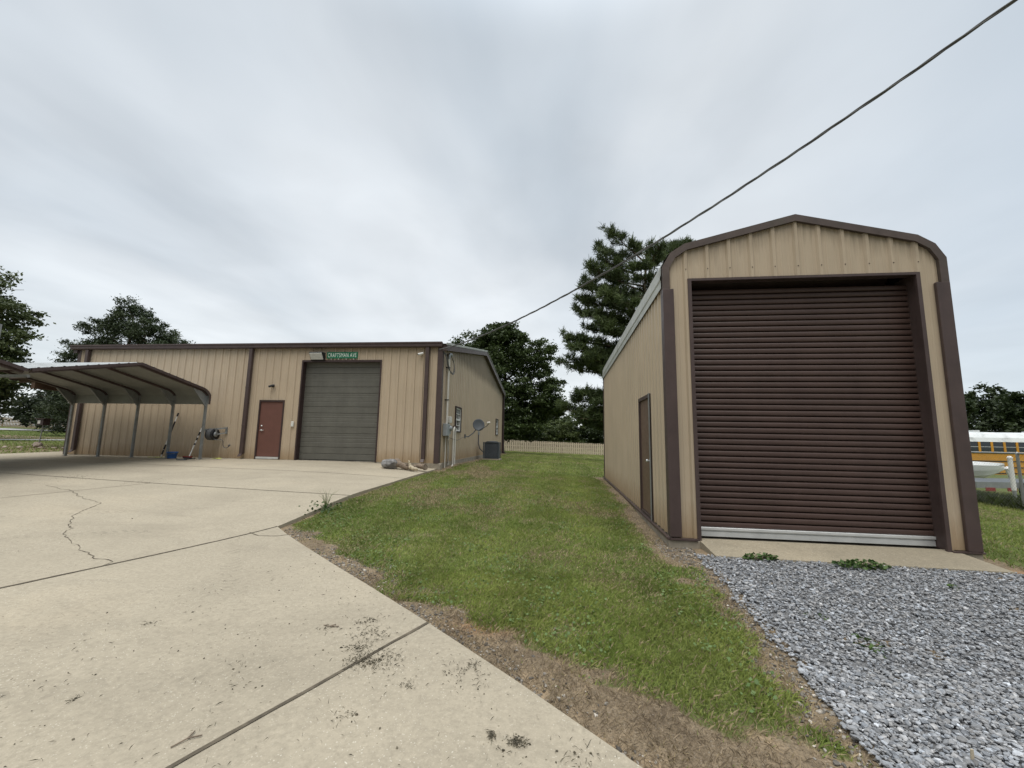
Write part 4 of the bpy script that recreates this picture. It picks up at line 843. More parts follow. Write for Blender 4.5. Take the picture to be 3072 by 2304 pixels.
# ------------------------------------------------------------------ carports
def carport(name, label, x_list, yw, yn, zk, za, leg_w, leg_n, wall_skirt=True, near_skirt=False):
    # bows in planes x = const; yw wall side, yn near side (world y); zk knee height, za apex
    t_ = thing(name, label, 'carport'); ym = (yw + yn) / 2; kn = .26
    prof = [(yw, zk - .46), (yw, zk - .14), (yw - .10, zk - .02), (yw - kn, zk + .07), (ym, za)] + ([(yn, zk - .05)] if wall_skirt else [(yn + kn, zk + .07), (yn + .10, zk - .02), (yn, zk - .14)])
    if near_skirt: prof.append((yn, zk - .30))
    if not wall_skirt: prof = [(yw, zk - .02)] + prof[4:]
    x0, x1 = min(x_list) - .3, max(x_list) + .10
    up = []; dn = []
    for (y_, z_) in prof: up.append((y_, z_ + .03)); dn.append((y_, z_))
    nrm = miter_in([(y_, z_) for y_, z_ in prof], .03)
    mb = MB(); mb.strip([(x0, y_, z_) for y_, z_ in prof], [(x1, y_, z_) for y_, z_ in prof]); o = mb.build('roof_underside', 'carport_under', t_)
    out_ = miter_in(prof, -.03)
    # test which side is outward
    sgn = -1 if max(q_[1] for q_ in out_) > max(q_[1] for q_ in prof) else 1
    out_ = miter_in(prof, sgn * .028)
    dd = []
    for (p, q) in zip(out_[:-1], out_[1:]):
        l_ = math.hypot(q[0] - p[0], q[1] - p[1]); ty, tz = (q[0] - p[0]) / l_, (q[1] - p[1]) / l_; n_ = max(1, round(l_ / .25))
        for k in range(n_):
            for f_, h_ in ((0, 0), (.36, 0), (.43, .018), (.57, .018), (.64, 0)):
                f2 = (k + f_) / n_; ny, nz = (tz, -ty) if (tz * 0 - ty * 1) > 0 else (-tz, ty)
                if abs(ty) < .2: ny, nz = (1, 0) if p[0] > ym else (-1, 0)
                dd.append((p[0] + (q[0] - p[0]) * f2 + ny * h_, p[1] + (q[1] - p[1]) * f2 + nz * h_))
    dd.append(out_[-1])
    mb = MB(); mb.strip([(x0, y_, z_) for y_, z_ in dd], [(x1, y_, z_) for y_, z_ in dd]); mb.build('roof_sheet', 'galvanised', t_)
    # end trim
    ti = miter_in(out_, -sgn * .075)
    mb = MB(); mb.strip([(x1 + .006, y_, z_) for y_, z_ in out_], [(x1 + .006, y_, z_) for y_, z_ in ti]); mb.strip([(x1 - .09, y_, z_ + .004) for y_, z_ in out_], [(x1 + .006, y_, z_ + .004) for y_, z_ in out_]); mb.build('end_trim', 'brown_trim', t_)
    for i, x_ in enumerate(x_list):
        pts = [(yw - .035, zk - .16), (yw - .13, zk - .065), (yw - kn - .02, zk + .015), (ym, za - .055), (yn + .03, zk - .10)] if wall_skirt else [(yw - .03, zk - .075), (ym, za - .055), (yn + kn + .02, zk + .015), (yn + .13, zk - .065), (yn + .035, zk - .16)]
        mb = MB()
        for p, q in zip(pts[:-1], pts[1:]): mb.bar((x_, p[0], p[1]), (x_, q[0], q[1]), .062, .062, (1, 0, 0))
        mb.build('bow', 'brown_trim', t_)
        if leg_w: 
            zf = ZP(x_, yw); mb = MB(); mb.box(x_ - .034, x_ + .034, yw - .07, yw - .002, zf, zk - .16); mb.box(x_ - .06, x_ + .06, yw - .10, yw + .03, zf, zf + .012); mb.build('leg', 'carport_leg', t_)
            mb = MB(); mb.prism([(yw - .07, zk - .52), (yw - .60, zk + .05), (yw - kn - .04, zk + .0), (yw - .14, zk - .10), (yw - .07, zk - .18)], 'x', x_ - .004, x_ + .004); mb.bar((x_, yw - .06, zk - .53), (x_, yw - .61, zk + .06), .05, .05, (1, 0, 0)); mb.build('knee_brace', 'carport_leg', t_)
        if leg_n and i < len(x_list) - 1:
            zf = ZP(x_, yn); mb = MB(); mb.box(x_ - .034, x_ + .034, yn + .002, yn + .07, zf, zk - .16); mb.build('leg', 'carport_leg', t_)
    mb = MB(); mb.box(x0 + .05, x1 - .12, yn + .005, yn + .065, zk - .24, zk - .17); mb.build('header', 'carport_leg', t_)
    return t_
PX = [-18.25, -16.87, -15.47, -14.03, -12.72]
carport('carport', 'brown trimmed metal carport standing along the front of the tan workshop', PX, 13.36, 8.27, 2.985, 3.545, True, True)
PX2 = [-24.0, -22.6, -21.1, -19.7] + PX  # unseen left bays added, and roof run further forward, to deepen the shade
cp2 = carport('carport', 'second metal carport joined to the first, only its roof edge showing at the left', PX2, 8.20, 2.2, 2.93, 3.68, False, False, False)
mb = MB()
for k in range(10): mb.box(-12.66, -12.625 + .015 * (k % 2), 7.63 - .46 * (k + 1), 7.63 - .46 * k - .01, 3.08, 3.86)
mb.build('end_panel', 'carport_leg', cp2)
for x_ in PX2:
    zf = ZP(x_, 2.2); mb = MB(); mb.box(x_ - .034, x_ + .034, 2.21, 2.28, zf, 2.80); mb.build('leg', 'carport_leg', cp2)

# ------------------------------------------------------------------ fences
def picket_fence(name, label, pts, H, pitch, seed, wood='fence_wood'):
    t_ = thing(name, label, 'fence'); r_ = random.Random(seed); fr = MB(); rails = MB()
    for (a_, b_) in zip(pts[:-1], pts[1:]):
        l_ = math.hypot(b_[0] - a_[0], b_[1] - a_[1]); ux, uy = (b_[0] - a_[0]) / l_, (b_[1] - a_[1]) / l_; n_ = int(l_ / pitch)
        zz = zter(np.array([a_[0] + ux * pitch * k for k in range(n_)]), np.array([a_[1] + uy * pitch * k for k in range(n_)]))
        for k in range(n_):
            cx, cy = a_[0] + ux * pitch * k, a_[1] + uy * pitch * k; w_ = pitch * .74 / 2; h_ = H + r_.uniform(-.03, .03); z_ = zz[k]; wy, wx_ = ux * .012, -uy * .012
            dx, dy = ux * w_, uy * w_; nx_, ny_ = -uy * .02, ux * .02
            P = [(cx - dx, cy - dy), (cx + dx, cy + dy), (cx + dx + nx_, cy + dy + ny_), (cx - dx + nx_, cy - dy + ny_)]
            fr.hexa([(p[0], p[1], z_ + .02) for p in P] + [(p[0], p[1], z_ + h_) for p in P])
        for k in range(0, n_, 20):
            cx, cy = a_[0] + ux * pitch * k - uy * .12, a_[1] + uy * pitch * k + ux * .12; posts = MB(); posts.box(cx - .05, cx + .05, cy - .05, cy + .05, zz[k] - .1, zz[k] + H - .05); posts.build('post', wood, t_)
        m_ = 12
        for hz_ in (.30, H * .52, H - .25):
            for k in range(m_):
                p0 = (a_[0] + (b_[0] - a_[0]) * k / m_ - uy * .045, a_[1] + (b_[1] - a_[1]) * k / m_ + ux * .045); p1 = (a_[0] + (b_[0] - a_[0]) * (k + 1) / m_ - uy * .045, a_[1] + (b_[1] - a_[1]) * (k + 1) / m_ + ux * .045)
                rails.bar((p0[0], p0[1], Z(*p0) + hz_), (p1[0], p1[1], Z(*p1) + hz_), .04, .09)
    fr.build('pickets', wood, t_); rails.build('rails', wood, t_); return t_
picket_fence('picket_fence', 'long tan wooden picket fence closing the lawn between the two buildings', [(-30, 59), (-9, 60), (7, 60.5), (20, 61.5)], 1.60, .27, 3)
picket_fence('picket_fence', 'distant tan picket fence beyond the gravel road at far left', [(-82, 34), (-80, 47), (-77.5, 62), (-72, 80), (-64, 100)], 1.42, .15, 4, 'fence_wood_old')

# chain link fence on the right
cl = thing('chain_link_fence', 'grey chain link fence with a steel post right of the tall garage', 'chain link fence')
fp = [Vector((11.9, 21.5)), Vector((11.1, 13.1)), Vector((10.86, 11.55)), Vector((9.9, 5.0))]
H = 1.36
def fz(p): return Z(p[0], p[1])
mb = MB()
for a_, b_ in zip(fp[:-1], fp[1:]): mb.tube([(a_.x, a_.y, fz(a_) + H), (b_.x, b_.y, fz(b_) + H)], .021, 8)
mb.build('top_rail', 'steel_grey', cl)
for p in (fp[0], fp[0].lerp(fp[1], .5), fp[2], fp[2].lerp(fp[3], .5), fp[3]): mb = MB(); mb.tube([(p.x, p.y, fz(p) - .05), (p.x, p.y, fz(p) + H - .02)], .03, 10); mb.lathe([(.033, 0), (.033, .05), (.001, .07)], (p.x, p.y, fz(p) + H - .03), 'z', 10); mb.build('post', 'steel_grey', cl)
mb = MB()
def fpt(s_):
    for a_, b_ in zip(fp[:-1], fp[1:]):
        l_ = (b_ - a_).length
        if s_ <= l_: return a_.lerp(b_, s_ / l_)
        s_ -= l_
    return fp[-1]
tot = sum((b_ - a_).length for a_, b_ in zip(fp[:-1], fp[1:])); zf0 = [fz(p) for p in fp]
k = -H
while k < tot:
    for sgn in (1, -1):
        s0, s1 = (k, k + H) if sgn == 1 else (k + H, k); q = []
        for f_ in np.linspace(0, 1, 4):
            s_ = s0 + (s1 - s0) * f_
            if 0 <= s_ <= tot: p = fpt(s_); q.append((p.x, p.y, float(np.interp(s_, [0, 8.4, 10, 16.6], zf0)) + .03 + (H - .05) * f_))
        if len(q) > 1: mb.tube(q, .0019, 3, False)
    k += .082
mb.build('mesh_wire', 'carport_leg', cl)

# ------------------------------------------------------------------ school bus, boat, trailers
def wheel(mb_t, mb_r, c, r, wd, ax='y'):
    mb_t.lathe([(r * .6, -wd / 2), (r * .95, -wd / 2), (r, -wd * .3), (r, wd * .3), (r * .95, wd / 2), (r * .6, wd / 2)], c, ax, 24); mb_r.lathe([(.001, -wd * .35), (r * .35, -wd * .4), (r * .62, -wd * .46), (r * .62, wd * .46), (r * .35, wd * .4), (.001, wd * .35)], c, ax, 18)
bz = Z(27, 28.6); bus = thing('school_bus', 'yellow school bus with a stained white roof parked beyond the chain link fence', 'school bus', (27.0, 28.5, bz), rad(4))
BW = 2.4; x0, x1 = -6.0, 6.0
sec_ = [(0, .55), (0, 2.55), (.10, 2.80), (.35, 3.02), (.8, 3.13), (BW / 2, 3.16), (BW - .8, 3.13), (BW - .35, 3.02), (BW - .10, 2.80), (BW, 2.55), (BW, .55)]
wz0, wz1, pitch = 1.95, 2.55, .71
holes = [(x0 + .25 + k * pitch, x0 + .25 + k * pitch + .58) for k in range(16)]
mb = MB()
mb.box(x0, x1, 0, .05, .62, wz0); mb.box(x0, x1, BW - .05, BW, .62, wz0); mb.box(x0, x1, .05, BW - .05, .62, .72); mb.box(x0, x0 + .06, .05, BW - .05, .72, 2.6); mb.box(x1 - .06, x1, .05, BW - .05, .72, 2.6)
prev = x0
for h0, h1 in holes + [(x1, x1)]:
    for yy in (0, BW - .05): mb.box(prev, h0, yy, yy + .05, wz0, wz1)
    prev = h1
body = mb.build('body', 'bus_yellow', bus)
mb = MB(); tp = [p for p in sec_ if p[1] >= 2.55]; mb.prism(tp, 'x', x0 - .02, x1 + .02); mb.build('roof', 'bus_roof', bus)
mb = MB(); mb.box(-3.8, -2.7, .75, 1.65, 3.15, 3.24); mb.build('roof_hatch', 'bus_roof', bus); mb = MB(); mb.box(-1.5, -1.15, 1.0, 1.3, 3.15, 3.27); mb.build('roof_vent', 'bus_roof', bus); mb = MB(); mb.box(2.0, 3.0, .75, 1.65, 3.15, 3.24); mb.build('roof_hatch', 'bus_roof', bus)
for k, (h0, h1) in enumerate(holes):
    mb = MB(); mb.box(h0, h1, .022, .030, wz0, wz1); mb.box(h0, h1, BW - .03, BW - .022, wz0, wz1); wn = mb.build('window', 'glass', bus)
    mb = MB(); mb.box(h0, h1, .008, .021, (wz0 + wz1) / 2 - .014, (wz0 + wz1) / 2 + .014); mb.box(h0, h1, .008, .021, wz0, wz0 + .02); mb.build('window_bar', 'aluminium', wn)
mb = MB()
for z_ in (1.86, 1.38, 1.02, .68): mb = MB(); mb.box(x0, x1, -.02, -.001, z_, z_ + .055); mb.build('rub_rail', 'black_plastic', bus)
for xw in (-3.9, 4.2):
    mb = MB(); mr = MB(); wheel(mb, mr, (xw, .16, .48), .48, .28); w_ = mb.build('wheel', 'rubber', bus); mr.build('rim', 'steel_grey', w_); mb = MB(); mb.box(xw - .62, xw + .62, -.006, -.002, .62, 1.0); mb.build('wheel_arch', 'black_plastic', bus)
mb = MB(); mb.prism([(.20, .75), (BW - .2, .75), (BW - .2, 1.55), (BW - .5, 1.75), (.5, 1.75), (.2, 1.55)], 'x', x1, x1 + 1.7); hd = mb.build('hood', 'bus_yellow', bus)
# boat
bo_z = Z(19, 22); bt = thing('motorboat', 'white motorboat with a pointed bow to the right, on its trailer by the fence', 'boat', (17.86, 21.5, bo_z - .2), rad(6))
st_n = 18; Ls = 5.2
def station(f):
    half = 1.05 * (1 - max(0, (f - .45) / .55) ** 2.2); sheer = 1.42 + .02 * f - .16 * max(0, f - .55) ** 1.2; keel = .62 + .58 * max(0, (f - .55) / .45) ** 2.0; chine = keel + (sheer - keel) * .42
    return half, sheer, keel, chine
vs = []; per = 9
for i in range(st_n + 1):
    f = i / st_n; h_, sh, ke, ch = station(f); x_ = -Ls * .62 + Ls * f; h_ = max(h_, .02)
    vs += [(x_, -h_ * .94, sh + .12), (x_, -h_, sh), (x_, -h_ * .93, (sh + ch) / 2), (x_, -h_ * .80, ch), (x_, 0, ke), (x_, h_ * .80, ch), (x_, h_ * .93, (sh + ch) / 2), (x_, h_, sh), (x_, h_ * .94, sh + .12)]
mb = MB(); mb.add(vs, [(i * per + k, (i + 1) * per + k, (i + 1) * per + k + 1, i * per + k + 1) for i in range(st_n) for k in range(per - 1)], False); mb.add(vs[:per], [tuple(range(per))]); mb.build('hull', 'boat_white', bt)
mb = MB(); L_, R_, Mi = [], [], []
for i in range(st_n + 1):
    f = i / st_n; h_, sh, ke, ch = station(f); x_ = -Ls * .62 + Ls * f; h_ = max(h_, .02); L_.append((x_, -h_ * .94, sh + .12)); R_.append((x_, h_ * .94, sh + .12)); Mi.append((x_, 0, sh + .12 + .10 * (1 - f)))
mb.strip(L_, Mi); mb.strip(Mi, R_); mb.build('deck', 'boat_white', bt)
mb = MB(); mb.tube([(x_, y_ * 1.02, z_ - .10) for x_, y_, z_ in L_], .018, 6); mb.build('rub_strake', 'dish_grey', bt)
mb = MB(); mb.prism([(-1.6, 1.62), (-.7, 1.62), (-1.2, 2.0), (-1.35, 2.0)], 'y', -.7, .7); mb.build('windscreen', 'glass', bt)
bt2 = thing('boat_trailer', 'white steel boat trailer with a winch post under the motorboat', 'trailer', (17.86, 21.5, bo_z - .08), rad(6))
mb = MB()
for y_ in (-.7, .7): mb.bar((-2.8, y_, .42), (1.2, y_, .42), .08, .10); mb.bar((1.2, y_, .42), (2.9, 0, .42), .08, .10)
for x_ in (-2.6, -1.2, .2): mb.bar((x_, -.7, .48), (x_, .7, .48), .06, .06)
mb.bar((2.3, 0, .42), (2.05, 0, 1.15), .08, .08); mb.bar((2.05, 0, 1.10), (2.2, 0, 1.2), .16, .1); mb.build('frame', 'white_paint', bt2)
mb = MB(); mr = MB(); wheel(mb, mr, (-1.6, -.95, .33), .33, .2); wh = mb.build('wheel', 'rubber', bt2); mr.build('rim', 'steel_grey', wh)
mb = MB(); mb.box(-2.05, -1.15, -1.08, -.82, .68, .71); mb.build('fender', 'black_plastic', bt2)
ft = thing('flatbed_trailer', 'low dark flatbed trailer with red side lights in front of the boat', 'trailer', (17.2, 18.6, Z(17.2, 18.6)), rad(8))
mb = MB(); mb.box(-2.6, 2.6, -1, 1, .50, .60); mb.build('bed', 'dish_grey', ft)
mb = MB(); mb.box(-2.6, 2.6, -1.04, -1.0, .40, .62); mb.bar((2.6, -.8, .45), (4.0, 0, .45), .09, .09); mb.bar((2.6, .8, .45), (4.0, 0, .45), .09, .09); mb.box(-.2, 2.4, -1.05, -1.042, .56, .60); mb.build('frame', 'steel_grey', ft)
for x_ in (-.75, .15): mb = MB(); mr = MB(); wheel(mb, mr, (x_, -1.10, .32), .32, .18); wh = mb.build('wheel', 'rubber', ft); mr.build('rim', 'white_paint', wh)
for x_ in (-2.3, -1.5, 1.0, 1.9): mb = MB(); mb.box(x_, x_ + .35, -1.06, -1.041, .30, .42); mb.build('side_light', 'red_plastic', ft)
wp = thing('marker_pole', 'white painted pole with a rounded cap behind the chain link fence', 'pole', (13.24, 14.3, Z(13.24, 14.3)))
mb = MB(); mb.tube([(0, 0, 0), (0, 0, .35)], .045, 10); mb.build('sleeve', 'steel_grey', wp); mb = MB(); mb.tube([(0, 0, .35), (0, 0, 1.30)], .055, 12); mb.lathe([(.064, 1.28), (.064, 1.32), (.04, 1.35), (.001, 1.36)], (0, 0, 0), 'z', 12); mb.build('tube', 'white_paint', wp)

# birdhouse pole in its ring of stones
bhz = Z(-24.85, 17.0); bh = thing('birdhouse', 'small dark birdhouse on a thin leaning pole in the side lawn', 'birdhouse', (-24.85, 17.0, bhz))
mb = MB(); mb.tube([(0, 0, 0), (.08, 0, 1.05)], .022, 8); mb.build('pole', 'steel_grey', bh)
mb = MB(); mb.box(-.07, .25, -.14, .14, 1.05, 1.34); o = mb.build('house', 'brown_dark', bh); mb = MB(); mb.hexa([(-.16, -.2, 1.33), (.33, -.2, 1.33), (.33, .2, 1.33), (-.16, .2, 1.33), (-.16, -.2, 1.37), (.33, -.2, 1.37), (.33, .2, 1.37), (-.16, .2, 1.37)]); mb.build('roof', 'brown_dark', bh); mb = MB(); mb.box(-.05, .10, -.146, -.141, 1.12, 1.28); mb.build('front', 'pvc_white', bh)
rb = random.Random(9)
rock('stone', (-25.15, 17.15, Z(-25.1, 17.1) - .02), (.24, .18, .15), 'rock_pink', 'large pink stone at the foot of the birdhouse pole', 'stone', 41, sub=2)
rock('stone', (-24.5, 16.7, Z(-24.5, 16.7) - .02), (.17, .14, .17), 'rock_pink', 'upright pink stone just right of the birdhouse pole', 'stone', 42, sub=2)
for i in range(9):
    f_ = i / 8; x_, y_ = -25.6 + 3.0 * f_ + rb.uniform(-.1, .1), 15.3 + 2.4 * f_ + rb.uniform(-.15, .15)
    rock('edging_stone', (x_, y_, Z(x_, y_) - .02), (rb.uniform(.10, .18), rb.uniform(.08, .14), rb.uniform(.05, .08)), 'rock_pink', 'low pale edging stone in the row beneath the birdhouse', 'stone', 50 + i, 'edging stones below the birdhouse', sub=2)

# ------------------------------------------------------------------ trees
def leaf_mesh(name, C_, size, colA, colB, parent, up=.35, seed=1, aspect=.55, shade=None):
    # C_ (n,3) leaf centres; each a bent pointed quad
    r_ = np.random.RandomState(seed); n_ = len(C_)
    nrm = r_.normal(size=(n_, 3)); nrm[:, 2] = np.abs(nrm[:, 2]) + up; nrm /= np.linalg.norm(nrm, axis=1)[:, None]
    a_ = r_.normal(size=(n_, 3)); a_ -= nrm * (a_ * nrm).sum(1)[:, None]; a_ /= np.linalg.norm(a_, axis=1)[:, None]; b_ = np.cross(nrm, a_)
    s_ = size * r_.uniform(.6, 1.35, n_)[:, None]
    V_ = np.stack([C_ - a_ * s_ * .5, C_ + b_ * s_ * .5 * aspect - nrm * s_ * .06, C_ + a_ * s_ * .5 - nrm * s_ * .12, C_ - b_ * s_ * .5 * aspect - nrm * s_ * .06], 1).reshape(-1, 3)
    F_ = np.arange(4 * n_).reshape(-1, 4)
    f_ = r_.beta(1.6, 1.6, n_)[:, None]
    if shade is not None: f_ = np.clip(f_ * .6 + shade[:, None] * .4, 0, 1)
    c_ = np.array(colA) * (1 - f_) + np.array(colB) * f_
    o = np_mesh(name, V_, F_, 'leaf', np.repeat(c_, 4, 0)); o.parent = parent; return o
def clump_points(blobs, per, spread, seed, shell=.55, nclump=40):
    r_ = np.random.RandomState(seed); out_ = []; hue = []
    for (c, rr) in blobs:
        c = np.array(c); rr = np.array(rr)
        d = r_.normal(size=(nclump, 3)); d /= np.linalg.norm(d, axis=1)[:, None]; rad_ = (shell + (1.05 - shell) * r_.rand(nclump) ** .7)[:, None]
        cc = d * rad_
        for q in cc:
            h_ = r_.rand()
            p = r_.normal(size=(per, 3)) * spread * np.array([1, 1, .62]) * r_.uniform(.6, 1.3); out_.append(c + (q + p) * rr); hue.append(np.full(per, h_))
    return np.concatenate(out_), np.concatenate(hue)
def limbs(base, top, blobs, r0, parent, seed, name='trunk'):
    r_ = random.Random(seed); mb = MB(); B, T = Vector(base), Vector(top)
    def wob(a_, b_, n_, am): return [a_.lerp(b_, k / n_) + Vector((r_.uniform(-am, am), r_.uniform(-am, am), 0)) * (1 if 0 < k < n_ else 0) for k in range(n_ + 1)]
    tr = wob(B, T, 7, r0 * .7); mb.tube([B + Vector((0, 0, -.3))] + tr, [r0 * 1.45] + [r0 * (1 - .82 * k / 7) for k in range(8)], 10)
    for (c, rr) in blobs:
        c = Vector(c); h_ = min(max(c.z - rr[2] * .8 - (c - T).xy.length * .25, B.z + (T.z - B.z) * .25), T.z * .97)
        f_ = (h_ - B.z) / (T.z - B.z); s_ = B.lerp(T, f_); rr_ = r0 * (1 - .82 * f_)
        pth = wob(s_, c, 5, .25); mb.tube(pth, [rr_ * .55 * (1 - .8 * k / 5) + .02 for k in range(6)], 7)
        for q in range(4):
            e = c + Vector((r_.uniform(-.8, .8) * rr[0], r_.uniform(-.8, .8) * rr[1], r_.uniform(-.5, .8) * rr[2])); mb.tube(wob(c, e, 3, .12), [rr_ * .16 + .015, rr_ * .12 + .012, .02, .012], 5)
    mb.build(name, 'bark', parent)
def tree(name, label, base, top, blobs, r0, n_per, ncl, spread, size, colA, colB, seed, shell=.5, cat='tree', aspect=.55):
    t_ = thing(name, label, cat, base)
    B = Vector(base); bl = [((c[0] - B.x, c[1] - B.y, c[2] - B.z), r_) for c, r_ in blobs]
    limbs((0, 0, 0), tuple(Vector(top) - B), bl, r0, t_, seed); P, h_ = clump_points(bl, n_per, spread, seed, shell, ncl)
    P = P[P[:, 2] > .2]; h_ = h_[:len(P)]
    leaf_mesh('crown', P, size, colA, colB, t_, seed=seed, shade=h_, aspect=aspect); return t_
# broad oak behind the workshop
oz = Z(-6.5, 47)
OAK = [((-7.0, 47, 11.6), (3.6, 3.6, 3.2)), ((-10.6, 47, 10.6), (3.0, 3.2, 3.0)), ((-4.0, 47, 10.6), (3.0, 3.2, 2.6)), ((-8.6, 46, 8.2), (4.2, 3.8, 3.0)), ((-3.2, 46.5, 7.0), (3.3, 3.3, 2.6)), ((-6.0, 46, 5.2), (4.0, 3.6, 2.4)),
       ((-9.6, 46, 4.6), (3.4, 3.4, 2.8)), ((-1.6, 47, 4.9), (1.9, 2.0, 1.1)), ((-5.0, 46, 2.9), (3.2, 3.0, 1.7)), ((-8.8, 45.5, 2.6), (2.8, 2.8, 1.8)), ((-12.3, 47, 8), (2.4, 2.4, 2.4)), ((-7.2, 46.6, 13.4), (2.4, 2.4, 1.7))]
tree('oak_tree', 'broad dark green oak tree rising behind the workshop gable', (-7.2, 47.5, oz), (-7.0, 47.2, 10.5), OAK, .48, 130, 76, .115, .285, (.024, .040, .012), (.080, .112, .034), 3, .35)
# tall pine behind the garage
pz_ = Z(6.2, 31); pn = thing('pine_tree', 'tall open pine tree towering behind the tall garage', 'tree', (6.2, 31, pz_))
rp_ = random.Random(21); rn_ = np.random.RandomState(22); tmb = MB(); TH = 16.4 - pz_
def trunk_at(h_): return Vector((.15 * math.sin(h_ * .4), 0, h_))
tmb.tube([trunk_at(TH * k / 12) for k in range(13)], [.34 * (1 - .88 * k / 12) for k in range(13)], 10)
tuft = []
BR = [(3.5, 6.6, 181, -.03), (3.0, 5.4, 187, -.06), (4.3, 5.6, 176, -.03), (3.9, 4.4, 196, -.02), (2.6, 4.6, 178, -.07)]
for h_, ln, az, rise in [(4.9, 5.2, 183, -.10), (5.0, 3.0, 160, .1), (5.6, 3.6, 200, .20), (6.3, 5.6, 178, .05), (6.9, 4.6, 200, .02), (7.1, 6.6, 172, .0), (7.6, 6.0, 190, .04), (8.0, 4.2, 150, .1), (8.6, 6.2, 181, .02), (8.8, 4.6, 215, .1), (9.6, 4.2, 165, .1), (10.0, 4.2, 190, .14), (10.4, 5.0, 178, .14), (10.9, 3.8, 210, .2), (11.3, 4.8, 170, .2), (11.8, 4.4, 188, .22), (12.3, 4.0, 176, .3), (12.9, 3.6, 195, .34), (13.3, 3.0, 165, .4), (13.9, 2.4, 185, .5), (14.6, 1.9, 170, .7), (15.2, 1.3, 200, .8), (15.8, .8, 150, 1)]:
    BR.append((h_, ln, az, rise)); 
for h_, ln, az, rise in [(8, 3.2, 20, .1), (9, 3.2, -10, .12), (10, 3.4, 10, .16), (11, 3.4, -20, .2), (11.8, 3.2, 15, .25), (12.5, 3.0, 0, .3), (13.2, 2.7, -15, .36), (13.9, 2.3, 10, .45), (14.6, 1.8, -5, .6), (9.5, 3.4, 270, .14), (11, 3.4, 285, .2), (12.4, 3, 255, .3), (13.6, 2.4, 275, .4), (10.3, 3.6, 240, .15), (12, 3.2, 310, .25), (8.4, 3.6, 255, .1), (12.6, 2.6, 90, .3), (10.8, 3, 80, .2), (15.0, 1.2, 30, .8), (7.2, 3.4, 240, .05), (6.2, 2.8, 225, .1)]: BR.append((h_, ln, az, rise))
for h_, ln, az, rise in [(a0_, b0_ + max(0, a0_ - 11.4) * .42 * (a0_ < 15.7), c0_, d0_ * .8) for a0_, b0_, c0_, d0_ in BR]:
    a_ = rad(az); s_ = trunk_at(h_); d = Vector((math.cos(a_), math.sin(a_), 0)); pts_ = []
    for k in range(7):
        f_ = k / 6; pts_.append(s_ + d * ln * f_ + Vector((0, 0, rise * ln * f_ + .10 * ln * f_ * f_)) + Vector((rp_.uniform(-.1, .1), rp_.uniform(-.15, .15), rp_.uniform(-.1, .1))) * f_)
    r0_ = .035 + .013 * ln; tmb.tube(pts_, [r0_ * (1 - .8 * k / 6) for k in range(7)], 6)
    for k in range(int(7 + ln * 5.8)):
        f_ = rp_.uniform(.30, 1.0); i_ = min(5, int(f_ * 6)); p = pts_[i_].lerp(pts_[i_ + 1], f_ * 6 - i_)
        side = rp_.choice((-1, 1)); off_ = Vector((-d.y, d.x, 0)) * side * rp_.uniform(.1, .8) * (1.15 - f_ * .6) * min(1, ln / 3) + d * rp_.uniform(0, .4) + Vector((0, 0, rp_.uniform(0, .35)))
        e = p + off_; tmb.tube([p, p.lerp(e, .5) + Vector((0, 0, -.04)), e], [.022, .016, .01], 4, False); tuft.append((e, off_.normalized()))
        if rp_.random() < .75: e2 = e + Vector((rp_.uniform(-.35, .35), rp_.uniform(-.35, .35), rp_.uniform(-.15, .3))); tuft.append((e2, off_.normalized()))
tmb.build('trunk', 'bark', pn)
TV, TC = [], []
for (e, dr) in tuft:
    n_ = 36; dd_ = rn_.normal(size=(n_, 3)) + np.array(dr)[None] * .5 + np.array([0, 0, .45]); dd_ /= np.linalg.norm(dd_, axis=1)[:, None]; ln = rn_.uniform(.24, .46, (n_, 1)); s_ = np.cross(dd_, rn_.normal(size=(n_, 3))); s_ /= np.linalg.norm(s_, axis=1)[:, None]
    c0 = np.array(e)[None] + rn_.normal(size=(n_, 3)) * .09; tri = np.stack([c0 - s_ * .026, c0 + s_ * .026, c0 + dd_ * ln + s_ * .008, c0 + dd_ * ln - s_ * .008], 1); TV.append(tri.reshape(-1, 3)); f_ = np.clip(rn_.beta(1.5, 1.8) + rn_.normal(size=(n_, 1)) * .12, 0, 1)
    TC.append(np.repeat(np.array([[.036, .055, .020]]) * (1 - f_) + np.array([[.115, .150, .052]]) * f_, 4, 0))
TV = np.concatenate(TV); np_mesh('needles', TV, np.arange(len(TV)).reshape(-1, 4), 'leaf', np.concatenate(TC)).parent = pn

# trees and shrubs behind the back fence
tree('shrub_tree', 'light green bushy tree behind the back fence, left of the dark rounded one', (-.2, 66, Z(-.2, 66)), (-.2, 66, 3.2), [((-1.2, 66, 2.6), (2.2, 2, 2.0)), ((.8, 66, 3.4), (2.1, 2, 2.0)), ((.2, 66, 1.4), (2.6, 2, 1.5)), ((-2.8, 66, 1.7), (1.6, 1.6, 1.4))], .14, 46, 52, .13, .34, (.045, .066, .02), (.12, .15, .05), 31, .35)
tree('shrub_tree', 'dark rounded tree behind the back fence beside the tall garage', (4.9, 67, Z(4.9, 67)), (4.9, 67, 4.2), [((4.6, 67, 3.8), (2.4, 2.2, 2.5)), ((6.2, 67, 2.8), (2.4, 2.2, 2.3)), ((3.6, 67, 1.6), (2.0, 2, 1.6))], .16, 46, 60, .13, .34, (.022, .038, .014), (.065, .09, .032), 32, .35)
tree('shrub_tree', 'yellow green tree top showing under the lowest pine branch', (6.4, 62, Z(6.4, 62)), (6.4, 62, 5.2), [((5.9, 62, 5.3), (1.5, 1.4, 1.3)), ((7.2, 62, 4.4), (1.7, 1.5, 1.6))], .12, 40, 40, .13, .3, (.07, .10, .025), (.15, .18, .055), 33, .35)
